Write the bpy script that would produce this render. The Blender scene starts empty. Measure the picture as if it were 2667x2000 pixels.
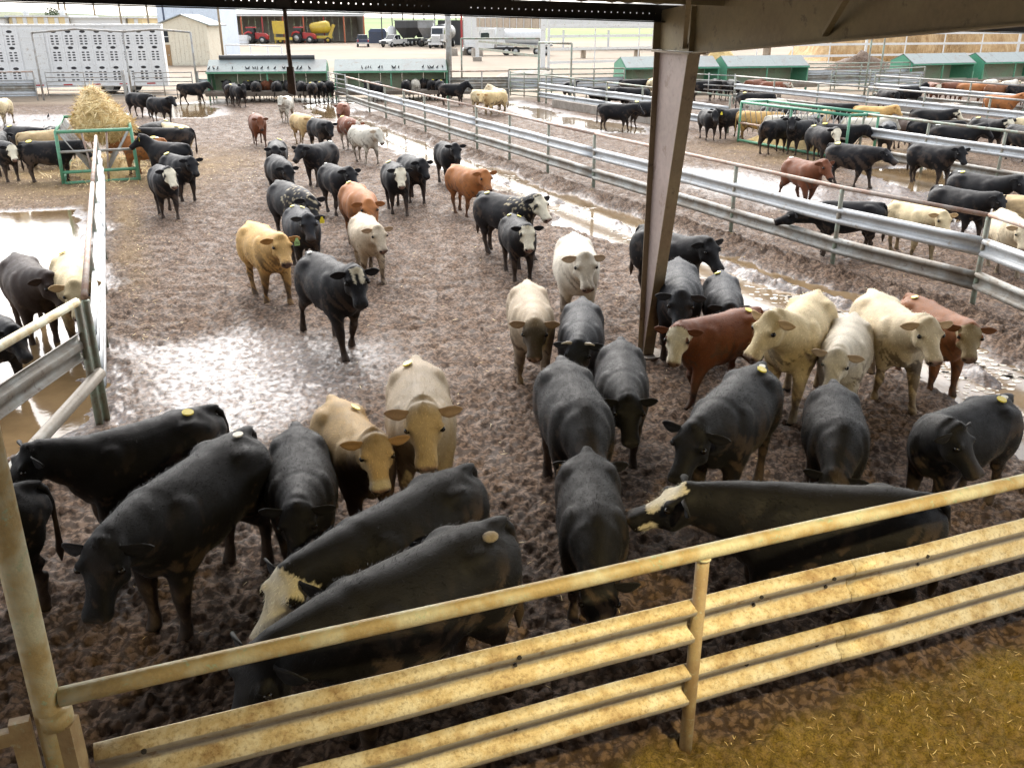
import bpy, bmesh, math, random
import numpy as np
from mathutils import Vector, Matrix
R = math.radians
random.seed(7)
rng = np.random.default_rng(7)
scn = bpy.context.scene
col = scn.collection

# ------------------------------------------------------------------ camera, sky, light
cam_d = bpy.data.cameras.new('camera'); cam = bpy.data.objects.new('camera', cam_d); col.objects.link(cam)
cam.location = (0, 0, 4.4); cam.rotation_euler = (R(90 - 22.0), 0, 0)
cam_d.sensor_width = 36; cam_d.lens = 36 * 2350 / 2667; cam_d.clip_start = .05; cam_d.clip_end = 9000
scn.camera = cam
SUN_EL, SUN_AZ = 42, -8           # degrees; high thin overcast, sun somewhat ahead of the viewer
w = bpy.data.worlds.new('World'); scn.world = w; w.use_nodes = True
wn = w.node_tree; wn.nodes.clear()
sky = wn.nodes.new('ShaderNodeTexSky'); sky.sky_type = 'NISHITA'; sky.sun_disc = False
sky.sun_elevation = R(SUN_EL); sky.sun_rotation = R(SUN_AZ); sky.altitude = 100
sky.air_density = 1.0; sky.dust_density = 3.0; sky.ozone_density = 1.0
hsv = wn.nodes.new('ShaderNodeHueSaturation'); hsv.inputs['Saturation'].default_value = .28
bg = wn.nodes.new('ShaderNodeBackground'); bg.inputs['Strength'].default_value = .15
wo = wn.nodes.new('ShaderNodeOutputWorld')
wn.links.new(sky.outputs[0], hsv.inputs['Color']); wn.links.new(hsv.outputs[0], bg.inputs[0]); wn.links.new(bg.outputs[0], wo.inputs[0])
sd = bpy.data.lights.new('sun', 'SUN'); sd.energy = .6; sd.angle = R(75); sd.color = (1, .93, .82)
sun = bpy.data.objects.new('sun', sd); col.objects.link(sun)
sun.rotation_euler = (R(90 - SUN_EL), 0, R(180 - SUN_AZ)); sun.location = (0, 0, 60)
scn.view_settings.view_transform = 'Standard'; scn.view_settings.look = 'None'
scn.view_settings.gamma = 1; scn.view_settings.use_curve_mapping = False
scn.view_settings.exposure = 1.92
scn.render.engine = 'CYCLES'
scn.cycles.max_bounces = 6; scn.cycles.diffuse_bounces = 3; scn.cycles.glossy_bounces = 3
scn.cycles.use_denoising = True
# flood lamp under the viewer's roof: warms the near rail and the ground at the lower corner
ld = bpy.data.lights.new('flood_lamp', 'SPOT'); ld.energy = 430; ld.color = (1, .80, .40); ld.spot_size = R(115); ld.spot_blend = 1.0; ld.shadow_soft_size = .12
lamp = bpy.data.objects.new('flood_lamp', ld); col.objects.link(lamp)
lamp.location = (2.9, 1.8, 5.1)
lamp.rotation_euler = (Vector((2.5, 3.3, 0.6)) - lamp.location).to_track_quat('-Z', 'Y').to_euler()

# ------------------------------------------------------------------ helpers 
class MB:
    """collects shapes; build() links them as ONE mesh object"""
    def __init__(s): s.v = []; s.f = []; s.m = []; s.mi = 0
    def add(s, vs, fs):
        o = len(s.v); s.v += [tuple(map(float, p)) for p in vs]
        s.f += [tuple(i + o for i in f) for f in fs]; s.m += [s.mi] * len(fs); return s
    def box(s, c, d, rz=0, taper=1.0):
        x, y, z = [k / 2 for k in d]; ca, sa = math.cos(rz), math.sin(rz); vs = []
        for zz, t in ((-z, 1), (z, taper)):
            for a, b in ((-x, -y), (x, -y), (x, y), (-x, y)):
                a *= t; b *= t
                vs.append((c[0] + a * ca - b * sa, c[1] + a * sa + b * ca, c[2] + zz))
        return s.add(vs, [(3, 2, 1, 0), (4, 5, 6, 7), (0, 1, 5, 4), (1, 2, 6, 5), (2, 3, 7, 6), (3, 0, 4, 7)])
    def bar(s, a, b, wd, ht, up=(0, 0, 1)):
        a, b = Vector(a), Vector(b); t = (b - a).normalized(); sd = t.cross(Vector(up))
        if sd.length < 1e-4: sd = t.cross(Vector((0, 1, 0)))
        sd.normalize(); u = sd.cross(t)
        vs = [p + sd * (i * wd / 2) + u * (j * ht / 2) for p in (a, b) for i, j in ((-1, -1), (1, -1), (1, 1), (-1, 1))]
        return s.add(vs, [(0, 1, 2, 3), (7, 6, 5, 4), (4, 5, 1, 0), (5, 6, 2, 1), (6, 7, 3, 2), (7, 4, 0, 3)])
    def tube(s, pts, r, n=8, cap=True):
        pts = [Vector(p) for p in pts]; rs = r if isinstance(r, (list, tuple)) else [r] * len(pts); vs = []; fs = []
        ref = Vector((0, 0, 1))
        t0 = (pts[-1] - pts[0]).normalized()
        if abs(t0.z) > .9: ref = Vector((0, 1, 0))
        for i, p in enumerate(pts):
            t = (pts[min(i + 1, len(pts) - 1)] - pts[max(i - 1, 0)]).normalized()
            a = t.cross(ref).normalized(); b = a.cross(t)
            for k in range(n):
                an = 2 * math.pi * k / n; vs.append(p + a * (math.cos(an) * rs[i]) + b * (math.sin(an) * rs[i]))
        for i in range(len(pts) - 1):
            for k in range(n):
                k2 = (k + 1) % n; fs.append((i * n + k, i * n + k2, (i + 1) * n + k2, (i + 1) * n + k))
        if cap: fs += [tuple(range(n))[::-1], tuple(range((len(pts) - 1) * n, len(pts) * n))]
        return s.add(vs, fs)
    def sweep(s, prof, pts, side=None, closed=False):
        """profile of (offset sideways, height) swept along a polyline (sideways = left of travel)"""
        pts = [Vector(p) for p in pts]; n = len(prof); vs = []; fs = []
        for i, p in enumerate(pts):
            t = (pts[min(i + 1, len(pts) - 1)] - pts[max(i - 1, 0)]); t.z = 0; t.normalize(); l = Vector((-t.y, t.x, 0))
            vs += [p + l * d + Vector((0, 0, z)) for d, z in prof]
        for i in range(len(pts) - 1):
            for k in range(n if closed else n - 1):
                k2 = (k + 1) % n; fs.append((i * n + k, (i + 1) * n + k, (i + 1) * n + k2, i * n + k2))
        if closed: fs += [tuple(range(n)), tuple(range((len(pts) - 1) * n, len(pts) * n))[::-1]]
        return s.add(vs, fs)
    def prism(s, poly, a, b):
        """polygon of 3D points, extruded by vector from a to b"""
        n = len(poly); d = Vector(b) - Vector(a); p0 = [Vector(p) for p in poly]
        return s.add(p0 + [p + d for p in p0], [tuple(range(n))[::-1], tuple(range(n, 2 * n))] + [(i, (i + 1) % n, n + (i + 1) % n, n + i) for i in range(n)])
    def disc(s, c, ax, r, h, n=16, r2=None):
        a = Vector(ax).normalized(); c = Vector(c); return s.tube([c - a * h / 2, c + a * h / 2], [r, r2 or r], n)
    def ball(s, c, r, n=10, m=6):
        rx, ry, rz = r if isinstance(r, tuple) else (r, r, r); vs = [(c[0], c[1], c[2] - rz)]
        for j in range(1, m):
            a = math.pi * j / m - math.pi / 2
            for k in range(n): b = 2 * math.pi * k / n; vs.append((c[0] + rx * math.cos(a) * math.cos(b), c[1] + ry * math.cos(a) * math.sin(b), c[2] + rz * math.sin(a)))
        vs.append((c[0], c[1], c[2] + rz)); fs = []
        for k in range(n): fs.append((0, 1 + (k + 1) % n, 1 + k))
        for j in range(m - 2):
            for k in range(n): fs.append((1 + j * n + k, 1 + j * n + (k + 1) % n, 1 + (j + 1) * n + (k + 1) % n, 1 + (j + 1) * n + k))
        t = len(vs) - 1
        for k in range(n): fs.append((t, 1 + (m - 2) * n + k, 1 + (m - 2) * n + (k + 1) % n))
        return s.add(vs, fs)
    def mesh(s, name, mat, smooth=False):
        me = bpy.data.meshes.new(name); me.from_pydata(s.v, [], s.f)
        for m in (mat if isinstance(mat, (list, tuple)) else [mat]): me.materials.append(m)
        if any(s.m): me.polygons.foreach_set('material_index', s.m)
        if smooth: me.polygons.foreach_set('use_smooth', [True] * len(s.f))
        me.update(); return me
    def build(s, name, mat, parent=None, smooth=False, loc=None, rz=0):
        return link(name, s.mesh(name, mat, smooth), parent, loc, rz)
def link(name, me, parent=None, loc=None, rz=0):
    o = bpy.data.objects.new(name, me); col.objects.link(o)
    if parent is not None: o.parent = parent
    if loc is not None: o.location = loc
    if rz: o.rotation_euler.z = rz
    return o
def tag(o, label=None, cat=None, group=None, kind=None):
    if label: o['label'] = label
    if cat: o['category'] = cat
    if group: o['group'] = group
    if kind: o['kind'] = kind
    return o
def thing(name, label, cat, loc=(0, 0, 0), rz=0, group=None):
    o = bpy.data.objects.new(name, None); col.objects.link(o); o.location = loc; o.rotation_euler.z = rz
    o.empty_display_size = .2
    return tag(o, label, cat, group)
def copy_tree(o, parent=None):
    c = o.copy(); col.objects.link(c)
    if parent is not None: c.parent = parent
    for ch in list(o.children): copy_tree(ch, c)
    return c

# ------------------------------------------------------------------ materials
MATS = {}
def nodes(name):
    m = bpy.data.materials.new(name); m.use_nodes = True; nt = m.node_tree; b = nt.nodes['Principled BSDF']; MATS[name] = m
    return m, nt, b
def N(nt, t, **k):
    n = nt.nodes.new(t)
    for a, v in k.items():
        if a in n.inputs: n.inputs[a].default_value = v
        else: setattr(n, a, v)
    return n
def ramp(nt, fac, stops):
    r = nt.nodes.new('ShaderNodeValToRGB'); e = r.color_ramp.elements
    while len(e) < len(stops): e.new(.5)
    for i, (p, c) in enumerate(stops): e[i].position = p; e[i].color = (*c, 1) if len(c) == 3 else c
    nt.links.new(fac, r.inputs[0]); return r.outputs[0]
def noise(nt, scale, detail=4, rough=.55, vec=None, dist=0):
    n = N(nt, 'ShaderNodeTexNoise'); n.inputs['Scale'].default_value = scale; n.inputs['Detail'].default_value = detail
    n.inputs['Roughness'].default_value = rough; n.inputs['Distortion'].default_value = dist
    if vec is not None: nt.links.new(vec, n.inputs['Vector'])
    return n.outputs['Fac']
def coords(nt, kind='Object', scale=None):
    c = N(nt, 'ShaderNodeTexCoord').outputs[kind]
    if scale:
        m = N(nt, 'ShaderNodeMapping'); m.inputs['Scale'].default_value = scale; nt.links.new(c, m.inputs[0]); return m.outputs[0]
    return c
def mix(nt, fac, a, b, mode='MIX'):
    m = N(nt, 'ShaderNodeMix', data_type='RGBA', blend_type=mode)
    for s_, v in ((0, fac), (6, a), (7, b)):
        if isinstance(v, (int, float)): m.inputs[s_].default_value = v
        elif isinstance(v, tuple): m.inputs[s_].default_value = (*v, 1) if len(v) == 3 else v
        else: nt.links.new(v, m.inputs[s_])
    return m.outputs[2]
def bump(nt, b, h, st=.3, dist=.02):
    n = N(nt, 'ShaderNodeBump'); n.inputs['Strength'].default_value = st; n.inputs['Distance'].default_value = dist
    nt.links.new(h, n.inputs['Height']); nt.links.new(n.outputs[0], b.inputs['Normal']); return n
def worn(name, c, c2, c3=None, rough=.5, metal=0., scale=3., bscale=40., bst=.25, cover=.5, grime=None):
    """paint or bare metal with patches of a second and third colour (rust, dust, chips)"""
    m, nt, b = nodes(name); v = coords(nt)
    f = noise(nt, scale, 8, .65, v)
    k = ramp(nt, f, [(cover - .06, (0, 0, 0)), (cover + .08, (1, 1, 1))])
    colr = mix(nt, k, c, c2)
    if c3:
        f2 = noise(nt, scale * 4.7, 6, .7, v); k2 = ramp(nt, f2, [(.58, (0, 0, 0)), (.66, (1, 1, 1))]); colr = mix(nt, k2, colr, c3)
    f3 = noise(nt, scale * 16, 4, .6, v); colr = mix(nt, .28, colr, ramp(nt, f3, [(.3, (.25, .25, .25)), (.7, (1, 1, 1))]), 'MULTIPLY')
    nt.links.new(colr, b.inputs['Base Color']); b.inputs['Roughness'].default_value = rough; b.inputs['Metallic'].default_value = metal
    bump(nt, b, noise(nt, bscale, 5, .6, v), bst, .01)
    return m
worn('galv', (.50, .52, .53), (.42, .43, .43), (.32, .28, .23), .45, .25, 1.3, 30, .15, .52)
worn('galv_dirty', (.34, .34, .31), (.24, .21, .17), (.15, .11, .08), .55, .2, 2.2, 30, .3, .48)
worn('pipe_rust', (.36, .23, .17), (.42, .36, .31), (.20, .10, .06), .6, .15, 2.5, 40, .3, .5)
worn('pipe_green', (.27, .33, .26), (.24, .20, .15), (.16, .09, .06), .55, .1, 3.5, 40, .3, .5)
worn('pipe_grey', (.40, .40, .38), (.30, .27, .23), (.2, .13, .1), .5, .3, 2.5, 40, .3, .5)
worn('near_rail', (.66, .63, .46), (.50, .38, .19), (.44, .54, .38), .55, .05, 3.4, 55, .5, .47)
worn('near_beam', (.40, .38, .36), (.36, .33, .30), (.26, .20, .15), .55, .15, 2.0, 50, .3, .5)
# dust and lamplight tinted together onto the upward faces of the near beams
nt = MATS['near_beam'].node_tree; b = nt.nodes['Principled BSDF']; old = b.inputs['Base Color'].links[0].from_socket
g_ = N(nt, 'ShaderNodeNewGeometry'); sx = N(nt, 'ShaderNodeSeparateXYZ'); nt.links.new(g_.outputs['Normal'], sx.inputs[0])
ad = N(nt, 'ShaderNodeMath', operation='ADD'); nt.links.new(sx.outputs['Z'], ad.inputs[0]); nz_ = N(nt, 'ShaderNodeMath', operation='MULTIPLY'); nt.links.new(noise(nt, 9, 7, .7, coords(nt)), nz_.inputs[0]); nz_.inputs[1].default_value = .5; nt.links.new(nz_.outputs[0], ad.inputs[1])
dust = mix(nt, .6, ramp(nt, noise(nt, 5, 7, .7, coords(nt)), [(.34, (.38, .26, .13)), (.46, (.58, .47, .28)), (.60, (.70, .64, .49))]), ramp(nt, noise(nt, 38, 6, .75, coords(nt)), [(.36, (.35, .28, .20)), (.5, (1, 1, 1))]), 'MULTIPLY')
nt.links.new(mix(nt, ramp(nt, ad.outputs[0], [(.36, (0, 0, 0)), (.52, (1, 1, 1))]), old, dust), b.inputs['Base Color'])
worn('near_post', (.44, .34, .20), (.33, .23, .13), (.42, .40, .30), .6, .05, 3.5, 60, .4, .5)
worn('primer', (.27, .21, .13), (.23, .17, .11), (.12, .085, .06), .5, .1, 1.4, 25, .15, .5)  # column flanges: their shade is darkened into this olive primer
worn('primer_web_lit', (.48, .385, .355), (.41, .33, .30), (.32, .24, .20), .45, .1, .9, 25, .12, .53)  # column web: the daylight falling on it is put into this paler primer
worn('roof_steel', (.30, .24, .13), (.26, .20, .11), (.16, .12, .07), .6, .2, 1.0, 20, .15, .5)
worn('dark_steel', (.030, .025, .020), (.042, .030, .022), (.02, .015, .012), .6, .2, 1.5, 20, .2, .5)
worn('rusty', (.10, .055, .035), (.06, .035, .025), (.14, .08, .05), .75, .1, 4, 60, .5, .5)
worn('concrete', (.36, .32, .27), (.27, .23, .19), (.18, .15, .12), .8, 0, 2, 30, .3, .5)
worn('green_paint', (.10, .30, .17), (.14, .34, .21), (.14, .18, .12), .5, 0, 1.5, 30, .15, .55)
worn('green_sheet', (.065, .27, .165), (.08, .29, .18), (.16, .28, .21), .45, 0, .8, 15, .1, .5)
worn('green_dirty', (.30, .40, .27), (.34, .36, .26), (.22, .24, .16), .7, 0, 1.2, 25, .25, .48)
worn('sheet_roof', (.25, .285, .275), (.23, .24, .23), (.21, .18, .16), .6, .1, .8, 20, .15, .55)
worn('white_paint', (.70, .70, .68), (.62, .61, .57), (.48, .42, .35), .45, 0, 1.2, 30, .1, .6)
worn('cream_wall', (.72, .66, .52), (.66, .58, .44), (.45, .36, .26), .6, 0, 1.4, 20, .15, .58)
worn('yellow_wall', (.76, .60, .32), (.72, .56, .30), (.6, .5, .3), .6, 0, .8, 20, .1, .55)
worn('blue_wall', (.62, .70, .80), (.58, .66, .77), (.50, .58, .68), .5, 0, .6, 20, .1, .55)
worn('tan_wall', (.46, .42, .36), (.40, .36, .30), (.30, .25, .2), .6, 0, .7, 20, .1, .5)
worn('aluminium', (.74, .74, .73), (.68, .68, .67), (.55, .53, .50), .45, .15, 1, 20, .1, .55)
worn('red_paint', (.42, .03, .03), (.34, .03, .03), (.2, .05, .04), .35, 0, 1, 20, .1, .55)
worn('orange_paint', (.55, .13, .05), (.45, .11, .05), (.3, .1, .06), .4, 0, 1, 20, .1, .55)
worn('yellow_paint', (.62, .45, .04), (.55, .38, .05), (.35, .22, .06), .4, 0, 1, 20, .1, .5)
worn('navy_paint', (.03, .045, .09), (.04, .05, .09), (.10, .09, .08), .3, 0, 1, 20, .05, .58)
worn('grey_tank', (.30, .30, .30), (.24, .24, .23), (.16, .14, .12), .5, .2, 1, 20, .1, .5)
worn('charcoal', (.06, .06, .062), (.05, .05, .05), (.09, .08, .07), .5, .1, 1, 20, .1, .5)
worn('rubber', (.022, .022, .022), (.03, .028, .026), (.10, .08, .06), .8, 0, 3, 30, .2, .55)
worn('rim', (.5, .5, .48), (.42, .42, .4), (.3, .27, .24), .4, .4, 3, 30, .1, .55)
worn('wood', (.34, .27, .19), (.28, .21, .14), (.18, .12, .08), .7, 0, 4, 30, .3, .5)
worn('door_brown', (.36, .22, .10), (.30, .18, .08), (.2, .12, .06), .6, 0, 2, 30, .2, .5)
worn('bird', (.015, .014, .016), (.02, .018, .02), None, .5, 0, 20, 80, .1, .5)
worn('hoof', (.045, .035, .028), (.06, .045, .035), None, .6, 0, 20, 80, .2, .5)
worn('horn', (.55, .50, .40), (.45, .38, .28), None, .4, 0, 20, 80, .1, .5)
worn('tag_yellow', (.80, .66, .04), (.74, .58, .04), (.5, .42, .05), .45, 0, 12, 80, .1, .6)
worn('tag_white', (.78, .76, .66), (.70, .66, .52), None, .5, 0, 12, 80, .1, .6)
worn('tag_green', (.50, .78, .32), (.46, .72, .30), None, .45, 0, 12, 80, .1, .6)
worn('tag_orange', (.80, .50, .22), (.74, .45, .2), None, .45, 0, 12, 80, .1, .6)
worn('tag_print', (.03, .05, .03), (.03, .05, .03), None, .5, 0, 12, 80, .0, .6)
worn('clod', (.30, .25, .18), (.22, .18, .13), None, .9, 0, 14, 60, .6, .5)
m, nt, b = nodes('eye'); b.inputs['Base Color'].default_value = (.008, .006, .005, 1); b.inputs['Roughness'].default_value = .08
m, nt, b = nodes('glass_dark'); b.inputs['Base Color'].default_value = (.02, .025, .03, 1); b.inputs['Roughness'].default_value = .05
m, nt, b = nodes('void_dark'); b.inputs['Base Color'].default_value = (.03, .028, .03, 1); b.inputs['Roughness'].default_value = .8
m, nt, b = nodes('lens_red'); b.inputs['Base Color'].default_value = (.4, .02, .02, 1); b.inputs['Roughness'].default_value = .2
# cattle hide: colour per vertex is the animal's own coat, hair grain and tufts in the shader
m, nt, b = nodes('hide')
a = N(nt, 'ShaderNodeAttribute', attribute_name='coat'); v = coords(nt)
f = noise(nt, 9, 6, .65, v); g = noise(nt, 120, 3, .7, coords(nt, 'Object', (.35, 1, 1)))
c = mix(nt, .55, a.outputs['Color'], ramp(nt, f, [(.3, (.62, .60, .58)), (.7, (1, 1, 1))]), 'MULTIPLY')
c = mix(nt, .5, c, ramp(nt, g, [(.3, (.55, .55, .55)), (.7, (1.0, 1.0, 1.0))]), 'MULTIPLY')
nt.links.new(c, b.inputs['Base Color'])
nt.links.new(ramp(nt, f, [(.3, (.52, .52, .52)), (.7, (.74, .74, .74))]), b.inputs['Roughness'])
b.inputs['Sheen Weight'].default_value = .05; b.inputs['Sheen Roughness'].default_value = .4; b.inputs['Specular IOR Level'].default_value = .17
h = mix(nt, .35, g, noise(nt, 22, 5, .7, v)); bump(nt, b, h, .5, .008)
m, nt, b = nodes('hide_hair'); a = N(nt, 'ShaderNodeAttribute', attribute_name='coat'); nt.links.new(a.outputs['Color'], b.inputs['Base Color']); b.inputs['Roughness'].default_value = .55; b.inputs['Specular IOR Level'].default_value = .2
# hay
m, nt, b = nodes('hay'); v = coords(nt); f = noise(nt, 3, 6, .7, v); g = noise(nt, 60, 4, .7, coords(nt, 'Object', (1, .2, 1)))
c = ramp(nt, f, [(.3, (.40, .27, .10)), (.5, (.66, .48, .20)), (.7, (.78, .62, .32))]); c = mix(nt, .5, c, ramp(nt, g, [(.35, (.4, .35, .3)), (.65, (1, 1, 1))]), 'MULTIPLY')
nt.links.new(c, b.inputs['Base Color']); b.inputs['Roughness'].default_value = .8; bump(nt, b, g, .7, .03)
m, nt, b = nodes('straw'); oi = N(nt, 'ShaderNodeNewGeometry').outputs['Random Per Island']
nt.links.new(ramp(nt, oi, [(0, (.46, .31, .12)), (.5, (.68, .50, .22)), (1, (.82, .68, .38))]), b.inputs['Base Color']); b.inputs['Roughness'].default_value = .7
# mud: colour from grain noise plus what each spot IS (wet, straw mixed in, dry yard)
m, nt, b = nodes('mud'); v = coords(nt)
wet = N(nt, 'ShaderNodeAttribute', attribute_name='wet').outputs['Fac']; st = N(nt, 'ShaderNodeAttribute', attribute_name='litter').outputs['Fac']; yd = N(nt, 'ShaderNodeAttribute', attribute_name='yard').outputs['Fac']
f = noise(nt, 1.1, 8, .65, v); hh = noise(nt, 70, 5, .75, v)
vo = N(nt, 'ShaderNodeTexVoronoi', feature='SMOOTH_F1'); vo.inputs['Scale'].default_value = 21; vo.inputs['Smoothness'].default_value = .35
wv = N(nt, 'ShaderNodeTexNoise'); wv.inputs['Scale'].default_value = 7; wv.inputs['Detail'].default_value = 5; nt.links.new(v, wv.inputs['Vector'])
wm = N(nt, 'ShaderNodeMix', data_type='VECTOR'); wm.inputs[0].default_value = .16; nt.links.new(v, wm.inputs[4]); nt.links.new(wv.outputs['Color'], wm.inputs[5]); nt.links.new(wm.outputs[1], vo.inputs['Vector'])
g0 = noise(nt, 16, 9, .78, v)
iv = N(nt, 'ShaderNodeMath', operation='SUBTRACT'); iv.inputs[0].default_value = .95; nt.links.new(vo.outputs['Distance'], iv.inputs[1])
g = mix(nt, .55, iv.outputs[0], g0)
c = ramp(nt, f, [(.3, (.128, .080, .050)), (.5, (.174, .113, .075)), (.7, (.218, .150, .104))])
c = mix(nt, .75, c, ramp(nt, g, [(.43, (.16, .14, .13)), (.55, (1.08, 1.08, 1.08))]), 'MULTIPLY')
c = mix(nt, .5, c, ramp(nt, hh, [(.3, (.5, .47, .45)), (.65, (1.05, 1.05, 1.05))]), 'MULTIPLY')
spx = N(nt, 'ShaderNodeSeparateXYZ'); nt.links.new(v, spx.inputs[0]); my = N(nt, 'ShaderNodeMath', operation='GREATER_THAN'); nt.links.new(spx.outputs['Y'], my.inputs[0]); my.inputs[1].default_value = 9
hk = ramp(nt, hh, [(.42, (0, 0, 0)), (.55, (1, 1, 1))])
lit = mix(nt, my.outputs[0], mix(nt, hk, (.15, .108, .016), (.40, .29, .045)), mix(nt, hk, (.16, .105, .055), (.40, .28, .13))); c = mix(nt, st, c, lit)
yc = mix(nt, .5, ramp(nt, noise(nt, .22, 7, .6, v), [(.3, (.22, .17, .118)), (.5, (.29, .23, .17)), (.7, (.34, .285, .215))]), ramp(nt, g, [(.3, (.7, .68, .66)), (.6, (1, 1, 1))]), 'MULTIPLY')
c = mix(nt, yd, c, yc)
nt.links.new(c, b.inputs['Base Color'])
pw = ramp(nt, noise(nt, 3.3, 5, .6, v), [(.42, (0, 0, 0)), (.62, (1, 1, 1))])
mm = N(nt, 'ShaderNodeMath', operation='MAXIMUM'); nt.links.new(wet, mm.inputs[0])
m2 = N(nt, 'ShaderNodeMath', operation='MULTIPLY'); nt.links.new(pw, m2.inputs[0]); m2.inputs[1].default_value = .38; nt.links.new(m2.outputs[0], mm.inputs[1])
m3 = N(nt, 'ShaderNodeMath', operation='MAXIMUM'); nt.links.new(st, m3.inputs[0]); nt.links.new(yd, m3.inputs[1])
m4 = N(nt, 'ShaderNodeMath', operation='SUBTRACT', use_clamp=True); nt.links.new(mm.outputs[0], m4.inputs[0]); nt.links.new(m3.outputs[0], m4.inputs[1])
nt.links.new(ramp(nt, m4.outputs[0], [(0, (.85, .85, .85)), (.5, (.52, .52, .52)), (1, (.36, .36, .36))]), b.inputs['Roughness'])
b.inputs['Specular IOR Level'].default_value = .20; b.inputs['Coat Roughness'].default_value = .24; b.inputs['Coat IOR'].default_value = 1.33; b.inputs['Coat Tint'].default_value = (.9, .93, 1, 1)
cw = N(nt, 'ShaderNodeMath', operation='MULTIPLY'); nt.links.new(wet, cw.inputs[0]); nt.links.new(ramp(nt, noise(nt, 9, 6, .7, v), [(.40, (.0, .0, .0)), (.56, (.8, .8, .8))]), cw.inputs[1]); nt.links.new(cw.outputs[0], b.inputs['Coat Weight'])
hb = mix(nt, .4, g, hh); bump(nt, b, hb, .8, .035)
# standing water: thin brown film
m, nt, b = nodes('puddle_water'); v = coords(nt)
f = noise(nt, 1.2, 5, .6, v); nt.links.new(ramp(nt, f, [(.35, (.13, .085, .042)), (.65, (.20, .135, .07))]), b.inputs['Base Color'])
b.inputs['Roughness'].default_value = .07; b.inputs['IOR'].default_value = 1.33; b.inputs['Specular IOR Level'].default_value = .5
bump(nt, b, noise(nt, 14, 3, .5, v), .10, .012)
m, nt, b = nodes('foam'); v = coords(nt); nt.links.new(ramp(nt, noise(nt, 20, 4, .6, v), [(.3, (.45, .38, .30)), (.7, (.72, .68, .60))]), b.inputs['Base Color']); b.inputs['Roughness'].default_value = .6
# terrain
m, nt, b = nodes('terrain'); v = coords(nt)
gr = N(nt, 'ShaderNodeAttribute', attribute_name='green').outputs['Fac']; f = noise(nt, .05, 8, .6, v); g = noise(nt, .8, 6, .65, v)
c1 = ramp(nt, f, [(.3, (.22, .17, .12)), (.7, (.32, .26, .195))]); c1 = mix(nt, .4, c1, ramp(nt, g, [(.3, (.7, .68, .65)), (.6, (1, 1, 1))]), 'MULTIPLY')
c2 = ramp(nt, noise(nt, .004, 5, .6, v), [(.35, (.10, .17, .03)), (.5, (.15, .23, .05)), (.65, (.23, .21, .08))]); c2 = mix(nt, .3, c2, ramp(nt, f, [(.3, (.6, .6, .6)), (.7, (1, 1, 1))]), 'MULTIPLY')
nt.links.new(mix(nt, gr, c1, c2), b.inputs['Base Color']); b.inputs['Roughness'].default_value = .95
m, nt, b = nodes('hill'); v = coords(nt); nt.links.new(ramp(nt, noise(nt, .006, 7, .65, v), [(.35, (.09, .12, .07)), (.65, (.22, .22, .13))]), b.inputs['Base Color']); b.inputs['Roughness'].default_value = 1
m, nt, b = nodes('dry_grass'); v = coords(nt, 'Object', (1, 1, .18)); f = noise(nt, 1.4, 7, .7, v)
nt.links.new(ramp(nt, f, [(.3, (.30, .17, .07)), (.5, (.50, .33, .16)), (.7, (.64, .48, .28))]), b.inputs['Base Color']); b.inputs['Roughness'].default_value = .9; bump(nt, b, noise(nt, 4, 6, .7, v), .8, .15)
worn('bark', (.10, .08, .06), (.07, .055, .045), None, .9, 0, 3, 20, .5, .5)
worn('leaf', (.05, .08, .03), (.07, .10, .04), None, .8, 0, 3, 20, .2, .5)
M = MATS
# ------------------------------------------------------------------ ground
def vnoise(x, y, seed=0):
    xi = np.floor(x).astype(np.int64); yi = np.floor(y).astype(np.int64); fx = x - xi; fy = y - yi
    fx = fx * fx * (3 - 2 * fx); fy = fy * fy * (3 - 2 * fy)
    def hsh(a, b):
        h = (a * 374761393 + b * 668265263 + seed * 982451653) & 0xffffffff
        h = ((h ^ (h >> 13)) * 1274126177) & 0xffffffff
        return ((h ^ (h >> 16)) & 0xffff) / 65535.
    return (hsh(xi, yi) * (1 - fx) + hsh(xi + 1, yi) * fx) * (1 - fy) + (hsh(xi, yi + 1) * (1 - fx) + hsh(xi + 1, yi + 1) * fx) * fy
def fbm(x, y, sc, oct=4, seed=0, gain=.5):
    r = 0; a = 1; t = 0
    for o in range(oct):
        r = r + a * vnoise(x / sc * 2 ** o + 17.3 * o, y / sc * 2 ** o - 9.1 * o, seed + o); t += a; a *= gain
    return r / t - .5
def pocks(x, y, cell, seed=3):
    """hoof prints: distance to scattered points, slightly elongated"""
    gx = np.floor(x / cell); gy = np.floor(y / cell); best = np.full(x.shape, 9.)
    for i in (-1, 0, 1):
        for j in (-1, 0, 1):
            cx, cy = gx + i, gy + j
            jx = vnoise(cx * 1.0, cy * 1.0, seed); jy = vnoise(cx * 1.0, cy * 1.0, seed + 5); sz = .7 + .6 * vnoise(cx * 1., cy * 1., seed + 9)
            d = np.hypot(x / cell - cx - .1 - .8 * jx, (y / cell - cy - .1 - .8 * jy) * .85) / sz
            best = np.minimum(best, d)
    return best
def sstep(a, b, x): t = np.clip((x - a) / (b - a), 0, 1); return t * t * (3 - 2 * t)
def pdist(x, y, pts):
    """distance to a polyline"""
    d = np.full(np.shape(x), 1e9)
    for (ax, ay), (bx, by) in zip(pts[:-1], pts[1:]):
        L2 = (bx - ax) ** 2 + (by - ay) ** 2; t = np.clip(((x - ax) * (bx - ax) + (y - ay) * (by - ay)) / L2, 0, 1)
        d = np.minimum(d, np.hypot(x - ax - t * (bx - ax), y - ay - t * (by - ay)))
    return d
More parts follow.
